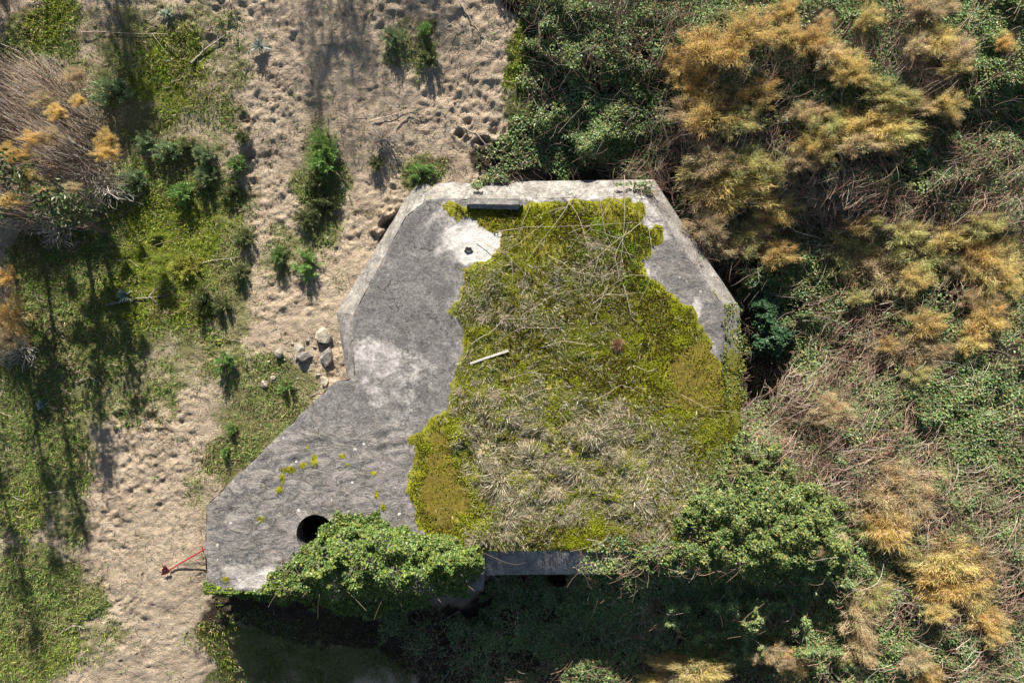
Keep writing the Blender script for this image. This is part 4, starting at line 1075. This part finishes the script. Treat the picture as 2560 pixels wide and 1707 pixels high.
for k, (vx, vy, rx, ry, hz, ti, lab) in enumerate(GB):
    b = on_ground(vx * V2S, vy * V2S)
    # drawn top sits above its foot: shift the foot so that the top lands on the pixel
    x, y = at(vx * V2S, vy * V2S, b.z + hz * .6); b = Vector((x, y, float(gz_at(x, y)) - .02))
    t = empty('green_bush', b, lab, 'bush', 'green bushes on the sand', random.uniform(0, 6.28))
    s = V2S * KP * (H - b.z) * 1.15
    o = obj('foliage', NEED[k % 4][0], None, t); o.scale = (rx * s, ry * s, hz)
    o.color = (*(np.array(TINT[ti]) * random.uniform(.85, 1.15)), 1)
    st_ = obj('stems', NEED[k % 4][1], None, t); st_.scale = (rx * s, ry * s, hz)
    t.rotation_euler = (0, 0, 0 if rx != ry else random.uniform(0, 6))

# silvery rosettes
def rosette(px, py, r, label, seed):
    g = np.random.default_rng(seed); n = 46
    az = g.uniform(0, 6.283, n); el = g.uniform(.1, 1.2, n)
    D = np.column_stack([np.cos(az) * np.cos(el), np.sin(az) * np.cos(el), np.sin(el)])
    V, F, C = blades2(D * .02, D, g.uniform(.5, 1, n) * r, .035, .12, jcol((.30, .37, .33), n, .2, .04, g), g)
    obj('silver_plant', mesh_np('silver_plant', V, F, C), M_GRASS, None, on_ground(px, py, .03), label, 'plant', 'silvery rosette plants')
rosette(652, 120, .26, 'silvery grey rosette plant on the upper sandy slope', 1)
rosette(314, 738, .22, 'silvery rosette plant beside the long fallen branch on the grass', 2)
rosette(108, 1010, .14, 'small pale rosette in the shaded grass at the left', 3)
rosette(420, 40, .2, 'pale rosette near the top left edge beside the twigs', 4)

# ------------------------------------------------------------------ grass on the ground (nobody could count it)
r6 = np.random.default_rng(66)
def ground_pick(n, prob):
    out = []; tot = 0
    while tot < n:
        x = r6.uniform(-12.6, 1.6, n); y = r6.uniform(-8.8, 9.0, n)
        z = gz_at(x, y); px, py = to_px(x, y, z)
        k = (r6.random(n) < prob(x, y, px, py)) & (sdf(FOOT, x, y) > .02)
        out.append(np.stack([x[k], y[k], z[k], px[k], py[k]], 1)); tot += k.sum()
    return np.concatenate(out)[:n]
def p_gr(x, y, px, py):
    g = ell(px, py, GRASS); return np.clip(.02 + sstep(.40, 1.0, g + 1.3 * (fbm(x * 2.1, y * 2.1, 71, 5) - .5)), 0, 1) * sstep(40, -10, sdf(THICKET, px, py) * -1)
Q = ground_pick(78000, p_gr); n = len(Q)
li = ell(Q[:, 3], Q[:, 4], LIME); hv = fbm(Q[:, 0] * 1.3, Q[:, 1] * 1.3, 72, 3)
gl = mixcol([(.28, .34, .035), (.21, .31, .03), (.37, .37, .08)], n, None, .22, .05, r6)
gg = mixcol([(.16, .29, .05), (.23, .34, .065), (.13, .21, .045), (.36, .32, .13)], n, [.35, .3, .15, .2], .22, .06, r6)
gs = mixcol([(.44, .35, .21), (.34, .26, .15), (.18, .13, .08)], n, None, .2, .05, r6)
gc = np.where((r6.random(n) < li)[:, None], gl, gg)
shade_dim = sstep(-5.2, -5.8, Q[:, 1]) * sstep(-6.6, -5.8, Q[:, 0])  # where the bunker's shadow falls: shade painted into the grass colour
hv = hv * (1 - .3 * shade_dim)
gg = gg * (1 - .45 * shade_dim[:, None])
gc = np.where((r6.random(n) < li * (1 - shade_dim))[:, None], gl, gg)
gc = np.where((r6.random(n) < .10 + .35 * sstep(.54, .64, hv))[:, None], gs, gc)
D = np.column_stack([r6.normal(0, .7, n), r6.normal(0, .7, n), r6.uniform(.3, 1.1, n)])
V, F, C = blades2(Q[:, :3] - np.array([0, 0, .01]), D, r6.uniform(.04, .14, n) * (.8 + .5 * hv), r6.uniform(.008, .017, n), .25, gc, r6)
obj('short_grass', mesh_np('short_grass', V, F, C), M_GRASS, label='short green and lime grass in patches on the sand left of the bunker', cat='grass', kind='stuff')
# twig litter
def p_lit(x, y, px, py):
    return (.15 + .5 * sstep(.45, .6, fbm(x * 1.1, y * 1.1, 73, 3)) + .3 * ell(px, py, GRASS)) * sstep(-5.5, -3, y) + .12
Q = ground_pick(3800, p_lit); n = len(Q)
L = r6.gamma(2, .06, n) + .04; an = r6.uniform(0, 3.14, n)
dv = np.column_stack([np.cos(an) * L, np.sin(an) * L, np.zeros(n)])
P0 = Q[:, :3] + np.array([0, 0, .02]); P1 = P0 + dv; P1[:, 2] = gz_at(P1[:, 0], P1[:, 1]) + .025
V, F, C = tubes(arcs(P0, P1, .02, .02, 5, r6), np.linspace(1, .5, 5)[None, :] * r6.uniform(.003, .007, n)[:, None], mixcol([(.14, .10, .07), (.34, .27, .2), (.22, .17, .12), (.45, .38, .3)], n, None, .2, .05, r6))
obj('twig_litter', mesh_np('twig_litter', V, F, C), M_TWIG, label='fine twig litter scattered over the sand and grass', cat='litter', kind='stuff')

# ------------------------------------------------------------------ branches, stones, plank, red pole
def branch(name, pts, r0, label, cat, seed, col=(.36, .31, .26), on_roof=False, lift=.03, group=None, forks=2, bow=.0):
    g = np.random.default_rng(seed)
    W = []
    for (px, py) in pts:
        if on_roof:
            x, y = roofpt((px, py)); z = R + float(roof_height(np.array([x]), np.array([y]))[0]) + lift
        else:
            v = on_ground(px, py); x, y = v.x, v.y; z = float(gz_at(x, y)) + lift
        W.append((x, y, z))
    W = np.array(W); n = max(10, len(W) * 5)
    tt = np.linspace(0, len(W) - 1, n); i = np.clip(tt.astype(int), 0, len(W) - 2); w = (tt - i)[:, None]
    p = W[i] * (1 - w) + W[i + 1] * w
    for _ in range(2): p[1:-1] = (p[:-2] + p[1:-1] * 2 + p[2:]) / 4
    p[1:-1] += np.cumsum(g.normal(0, .009, (n - 2, 3)), 0) * np.array([1, 1, .2])
    p[:, 2] += bow * 4 * np.linspace(0, 1, n) * (1 - np.linspace(0, 1, n))
    geo = [tubes(p[None], (np.linspace(1, .45, n) * r0)[None], jcol(col, 1, .1, .02, g), 5)]
    for k in range(forks):
        j = g.integers(int(n * .35), n - 2)
        d = unit(p[j + 1] - p[j - 1]); an = g.choice([-1, 1]) * g.uniform(.5, 1.0)
        d = np.array([d[0] * math.cos(an) - d[1] * math.sin(an), d[0] * math.sin(an) + d[1] * math.cos(an), .05])
        L = g.uniform(.15, .4) * np.linalg.norm(p[-1] - p[0])
        geo.append(tubes(arcs(p[j][None], (p[j] + d * L)[None], .02, .03, 8, g), (np.linspace(.6, .25, 8) * r0)[None], jcol(col, 1, .1, .02, g), 5))
    V, F, C = cat_geo(geo)
    o = p[0]
    return obj(name, mesh_np(name, V - o, F, C, True), M_TWIG, None, tuple(o), label, cat, group)
BR = [
 ([(479, 161), (505, 130), (563, 90)], .022, 'thick bleached branch lying diagonally at the top of the mossy slope'),
 ([(263, 762), (330, 748), (424, 735)], .02, 'long straight fallen branch across the shaded left grass'),
 ([(461, 691), (508, 652), (603, 639)], .015, 'bent pale branch on the mossy patch above the long shadows'),
 ([(1161, 322), (1195, 345), (1219, 385)], .016, 'curved pale root across the dug sand above the bunker'),
 ([(930, 305), (990, 285), (1047, 270)], .012, 'thin grey branch on the sand above the north-west corner'),
 ([(990, 322), (1030, 290), (1060, 290)], .012, 'forked dark branch just under the thin grey one'),
 ([(1128, 90), (1150, 75), (1157, 60)], .01, 'short dark stick on the pale sand near the top'),
 ([(1150, 10), (1180, 50), (1210, 88)], .014, 'dark leaning branch on the sand at the top centre'),
 ([(841, 431), (851, 450), (859, 487)], .012, 'pale curved stick beside the sand island'),
 ([(152, 1583), (190, 1557), (219, 1565)], .014, 'arched brown stick on the lower left grass'),
 ([(190, 955), (225, 942), (245, 950)], .014, 'pale broken branch at the end of the long shadows'),
 ([(120, 1230), (150, 1225), (190, 1285)], .010, 'thin brown stick on the left grass below the shadows'),
 ([(430, 210), (455, 195), (467, 165)], .010, 'slender pale twig below the thick bleached branch'),
 ([(465, 425), (480, 480), (480, 485)], .010, 'upright pale stick among green bushes'),
 ([(0, 108), (35, 125), (60, 140)], .016, 'pale branch poking in from the left edge near the top'),
 ([(205, 82), (330, 88), (420, 88)], .010, 'long straight straw-coloured stem near the top left'),
 ([(370, 75), (400, 60), (350, 52)], .010, 'bundle of pale stems at the top left slope'),
 ([(775, 990), (810, 975), (850, 965)], .010, 'green-grey reed lying over the edge by the wing corner'),
]
for k, (p, r, lab) in enumerate(BR): branch('fallen_branch', p, r, lab, 'branch', 900 + k, forks=2)
r7 = np.random.default_rng(77)
# canes sprawling over the mossy roof
CANES = [[(1440, 470), (1400, 540), (1310, 660)], [(1560, 440), (1555, 540), (1545, 700)], [(1600, 470), (1625, 600), (1630, 680), (1590, 760)], [(1240, 580), (1340, 570), (1500, 560)], [(1420, 585), (1480, 565), (1600, 560)],
         [(1500, 500), (1510, 580), (1540, 640)], [(1545, 700), (1530, 640), (1570, 560)], [(1640, 690), (1560, 690), (1490, 740)], [(1400, 820), (1300, 810), (1220, 860)], [(1555, 710), (1572, 790), (1578, 810)],
         [(1520, 712), (1500, 760), (1480, 800)], [(1480, 760), (1520, 740), (1570, 745)], [(1330, 500), (1300, 600), (1260, 640)], [(1370, 640), (1440, 680), (1520, 700)], [(1460, 860), (1400, 850), (1350, 870)],
         [(1600, 560), (1540, 600), (1440, 690)], [(1640, 470), (1680, 560), (1690, 600)], [(1500, 480), (1600, 540), (1660, 560)], [(1190, 600), (1270, 640), (1330, 700)], [(1320, 780), (1380, 740), (1460, 720)],
         [(1480, 1000), (1550, 960), (1600, 985)], [(1580, 915), (1620, 925), (1640, 920)], [(1700, 985), (1770, 1020), (1850, 1030)], [(1250, 950), (1330, 930), (1380, 940)], [(1300, 1000), (1350, 970), (1440, 960)], [(1180, 860), (1240, 820), (1290, 770)],
         [(1360, 560), (1290, 620), (1200, 650)], [(1405, 480), (1450, 560), (1470, 640)], [(1540, 480), (1480, 560), (1420, 600)], [(1580, 640), (1500, 610), (1430, 600)]]
for k, p in enumerate(CANES):
    branch('bramble_cane', p, r7.uniform(.004, .008), 'thin pale dead bramble cane sprawled over the mossy bunker roof', 'cane', 1000 + k, (.44, .38, .29), True, .05, 'dead canes on the mossy roof', 2, .06)
for k, (p, lab) in enumerate([([(1880, 1010), (1905, 930), (1960, 905)], 'long arched pale cane bending over the dark gap beside the east wall'), ([(1885, 1060), (1920, 980), (1990, 940)], 'second arched pale cane right of the longest one by the east wall')]):
    x, y = at(*p[0], 2.2)
    branch('arched_cane', p, .012, lab, 'cane', 1100 + k, (.50, .40, .32), False, .95, None, 3, .5)

def stone(px, py, w, h, hz, mat, label, seed, rot=0, sink=.25):
    import bmesh
    g = np.random.default_rng(seed)
    bm = bmesh.new(); bmesh.ops.create_icosphere(bm, subdivisions=3, radius=1)
    cuts = [(unit(g.normal(size=3)), g.uniform(.42, .75)) for _ in range(12)]
    for v in bm.verts:
        p = np.array(v.co)
        for nn_, dd in cuts:
            d = p @ nn_
            if d > dd: p = p - nn_ * (d - dd) * .98
        p = p * (1 + .14 * (vnoise(np.array([p[0] * 3 + seed]), np.array([p[1] * 3 + p[2] * 2]), seed)[0] - .5))
        v.co = Vector((p[0] * w, p[1] * h, p[2] * hz))
    me = bpy.data.meshes.new('stone'); bm.to_mesh(me); bm.free()
    b = on_ground(px, py); b.z = float(gz_at(b.x, b.y)) + hz * .22
    o = obj('stone', me, mat, None, b, label, 'stone', 'stones by the notch')
    o.rotation_euler = (g.uniform(-.2, .2), g.uniform(-.2, .2), rot)
stone(806, 836, .23, .27, .20, M_STONE_W, 'large pale cream boulder nearest to the bunker notch', 1, .2)
stone(822, 895, .21, .33, .24, M_STONE_D, 'dark grey oblong boulder below the cream one', 2, -.15)
stone(765, 888, .20, .15, .17, M_STONE_D, 'brown-topped grey stone with deep shadow, left of the dark boulder', 3, .1)
stone(742, 882, .18, .23, .10, M_STONE_W, 'flat dull buff stone beside the brown-topped one', 4, -.4)
stone(697, 881, .13, .15, .13, M_STONE_W, 'white angular stone farthest left in the upper row of stones', 5, -.6)
stone(682, 946, .10, .10, .08, M_STONE_W, 'small round white stone on the grass', 6)
stone(660, 962, .09, .11, .08, M_STONE_W, 'small pointed pale stone left of the round white one', 7, .4)
stone(812, 950, .09, .15, .07, M_STONE_W, 'narrow pale slab close to the wing corner', 8, .15)
stone(685, 825, .10, .035, .03, M_STONE_W, 'thin pale flake lying alone above the white stone', 9, .6)
stone(780, 200, .05, .04, .04, M_STONE_W, 'small white pebble alone on the upper trodden sand', 10)
stone(466, 1576, .05, .07, .04, M_STONE_D, 'small bluish pebble on the lower trodden sand', 11)

r8 = np.random.default_rng(88)
for k in range(12):
    px_, py_ = [(728, 905), (752, 915), (776, 925), (790, 905), (712, 900), (730, 860), (770, 850), (785, 868), (705, 930), (745, 945), (795, 935), (672, 905)][k]
    w_ = r8.uniform(.03, .07)
    stone(px_, py_, w_, w_ * r8.uniform(.6, 1.2), w_ * .7, M_STONE_W, ['small rubble piece below the flat buff stone', 'small rubble piece under the brown-topped stone', 'small rubble piece right below the brown-topped stone', 'small rubble piece between the brown-topped stone and the dark boulder', 'small rubble piece just right of the white angular stone', 'small rubble piece above the flat buff stone', 'small rubble piece left of the large cream boulder', 'small rubble piece just under the large cream boulder, to its left', 'small rubble piece between the white angular and the round white stone', 'lowest small rubble piece on the grass below the stones', 'small rubble piece left of the narrow pale slab', 'leftmost small rubble piece, between the white angular and pointed stones'][k], 40 + k, r8.uniform(0, 3))
def plank(a, b, w, h, label, name='plank'):
    A = np.array(roofpt(a)); B = np.array(roofpt(b)); L = np.linalg.norm(B - A); m = (A + B) / 2
    z = R + float(roof_height(m[:1], m[1:])[0]) + .045
    import bmesh
    bm = bmesh.new(); bmesh.ops.create_cube(bm, size=1)
    for v in bm.verts: v.co = Vector((v.co.x * L, v.co.y * w * (1 + .15 * (v.co.x > 0)), v.co.z * h))
    bmesh.ops.bevel(bm, geom=bm.edges[:], offset=h * .2, segments=1, affect='EDGES')
    me = bpy.data.meshes.new(name); bm.to_mesh(me); bm.free()
    o = obj(name, me, M_WOOD, None, (m[0], m[1], z), label, 'plank'); o.rotation_euler = (.0, .02, math.atan2(B[1] - A[1], B[0] - A[0]))
plank((1176, 908), (1271, 876), .042, .018, 'narrow weathered white plank lying on the roof moss')
plank((874, 1316), (886, 1294), .05, .02, 'short white wooden stake by the ivy near the round hole', 'wooden_stake')

# red pole leaning on the wing's west wall
b0 = on_ground(424, 1424); b0.z = float(gz_at(b0.x, b0.y))
t = empty('red_pole', b0, 'thin red metal pole with forked triangular foot leaning against the wing', 'pole')
top = np.array([*at(513, 1371, b0.z + .25), b0.z + .25]) - np.array(b0)
p = arcs(np.array([[0, 0, .05]]), top[None], .0, .004, 10, np.random.default_rng(1))
V, F, C = tubes(p, np.full((1, 10), .017), np.ones((1, 3)), 6)
obj('rod', mesh_np('rod', V, F, C, True), M_RED, t)
def plate(name, outline, th, M, parent):
    n = len(outline)
    V = np.array([(x, y, -th / 2) for x, y in outline] + [(x, y, th / 2) for x, y in outline])
    faces = [tuple(range(n - 1, -1, -1)), tuple(range(n, 2 * n))] + [(i, (i + 1) % n, n + (i + 1) % n, n + i) for i in range(n)]
    me = bpy.data.meshes.new(name); me.from_pydata([tuple(v) for v in V], [], faces); me.update()
    return obj(name, me, M, parent)
o = plate('foot_plate', [(.06, -.02), (.02, .12), (-.01, .22), (-.035, .14), (-.055, .23), (-.085, .12), (-.13, .09), (-.15, -.05), (-.20, -.14), (-.05, -.10)], .012, M_RED, t)
o.location = (0, 0, .10); o.rotation_euler = (math.radians(38), math.radians(12), 0); o.scale = (.8, .95, 1)
for dx, dy in ((-.02, .0), (-.07, .02)):
    V, F, C = tubes(np.array([[(dx, dy, .1), (dx - .002, dy + .1, .16), (dx, dy + .19, .19)]]), np.array([[.008, .007, .005]]), np.ones((1, 3)), 5)
    obj('prong', mesh_np('prong', V, F, C, True), M_RED, t)
e = top * .93
V, F, C = tubes(np.array([[e + np.array([-.01, .09, .02]), e + np.array([0, 0, 0]), e + np.array([.0, -.06, -.04])]]), np.array([[.010, .016, .010]]), np.ones((1, 3)), 5)
obj('hook', mesh_np('hook', V, F, C, True), M_RED, t)

# ------------------------------------------------------------------ trees standing above the top edge, whose shadows fall into view
def tree(x, y, h, cr, seed, label, nl=2600, trunk_r=.09, crown0=.45):
    g = np.random.default_rng(seed)
    z0 = float(terrain_base(np.array([x]), np.array([y]))[0])
    t = empty('tree', (x, y, z0 - .05), label, 'tree', 'trees above the top edge')
    p = arcs(np.array([[0, 0, 0.]]), np.array([[g.normal(0, .2), g.normal(0, .2), h * .95]]), 0, .12, 10, g)
    V, F, C = tubes(p, (np.linspace(1, .15, 10) * trunk_r)[None], jcol((.16, .12, .09), 1, .1, .02, g), 8)
    tv_, tf_, tc_ = V, F, C
    n = 46
    s = g.uniform(crown0, .95, n); i = np.clip((s * 9).round().astype(int), 0, 8)
    root = p[0, i]; az = g.uniform(0, 6.283, n)
    tip = root + np.column_stack([np.cos(az), np.sin(az), g.uniform(.1, .7, n)]) * (cr * (1.25 - s))[:, None] * g.uniform(.7, 1.2, n)[:, None]
    pa = arcs(root, tip, .1, .08, 7, g)
    V, F, C = tubes(pa, np.linspace(.028, .006, 7)[None] * np.ones((n, 1)), jcol((.18, .14, .1), n, .15, .03, g))
    V, F, C = cat_geo([(tv_, tf_, tc_), (V, F, C)])
    obj('trunk', mesh_np('trunk', V, F, C, True), M_TWIG, t)
    k = g.integers(n, size=nl); u = g.uniform(.3, 1, nl); f = u * 6; ii = np.clip(f.astype(int), 0, 5)
    P = pa[k, ii] + g.normal(0, .16, (nl, 3))
    V, F, C = leaves(P, g.normal(0, 1, (nl, 3)) + np.array([0, 0, .6]), g.uniform(.07, .13, nl), mixcol([(.06, .10, .035), (.09, .13, .045)], nl, None, .2, .05, g), .2, .5, g)
    obj('crown', mesh_np('crown', V, F, C), M_LEAF, t)
tree(-8.9, 13.2, 4.3, .9, 1201, 'leafy slim tree just above the top left corner', 1500, .07)
tree(-12.0, 12.5, 5.0, 1.4, 1202, 'broad tree beyond the top left corner', 3000, .1)
tree(-4.6, 16.0, 5.6, 2.2, 1203, 'airy tree above the sandy slope casting streaky shade', 2600, .05)
tree(-3.2, 18.0, 6.2, 2.0, 1204, 'tall thin tree above the sandy path', 2000, .04)
tree(-11.9, 6.3, 3.2, 1.0, 1205, 'shadowed leafy tree at the upper left edge', 2200, .07)

for k, (x, y, h, cr) in enumerate(SLIM):
    tree(x, y, h, cr, 1300 + k, ['slim bare stem rising from the middle of the left shrub', 'slim bare stem right of the middle of the left shrub', 'slim bare stem on the right side of the left shrub', 'tallest slim stem at the left edge inside the shrub', 'shortest slim stem at the right rim of the left shrub'][k], 700, .06, .3)
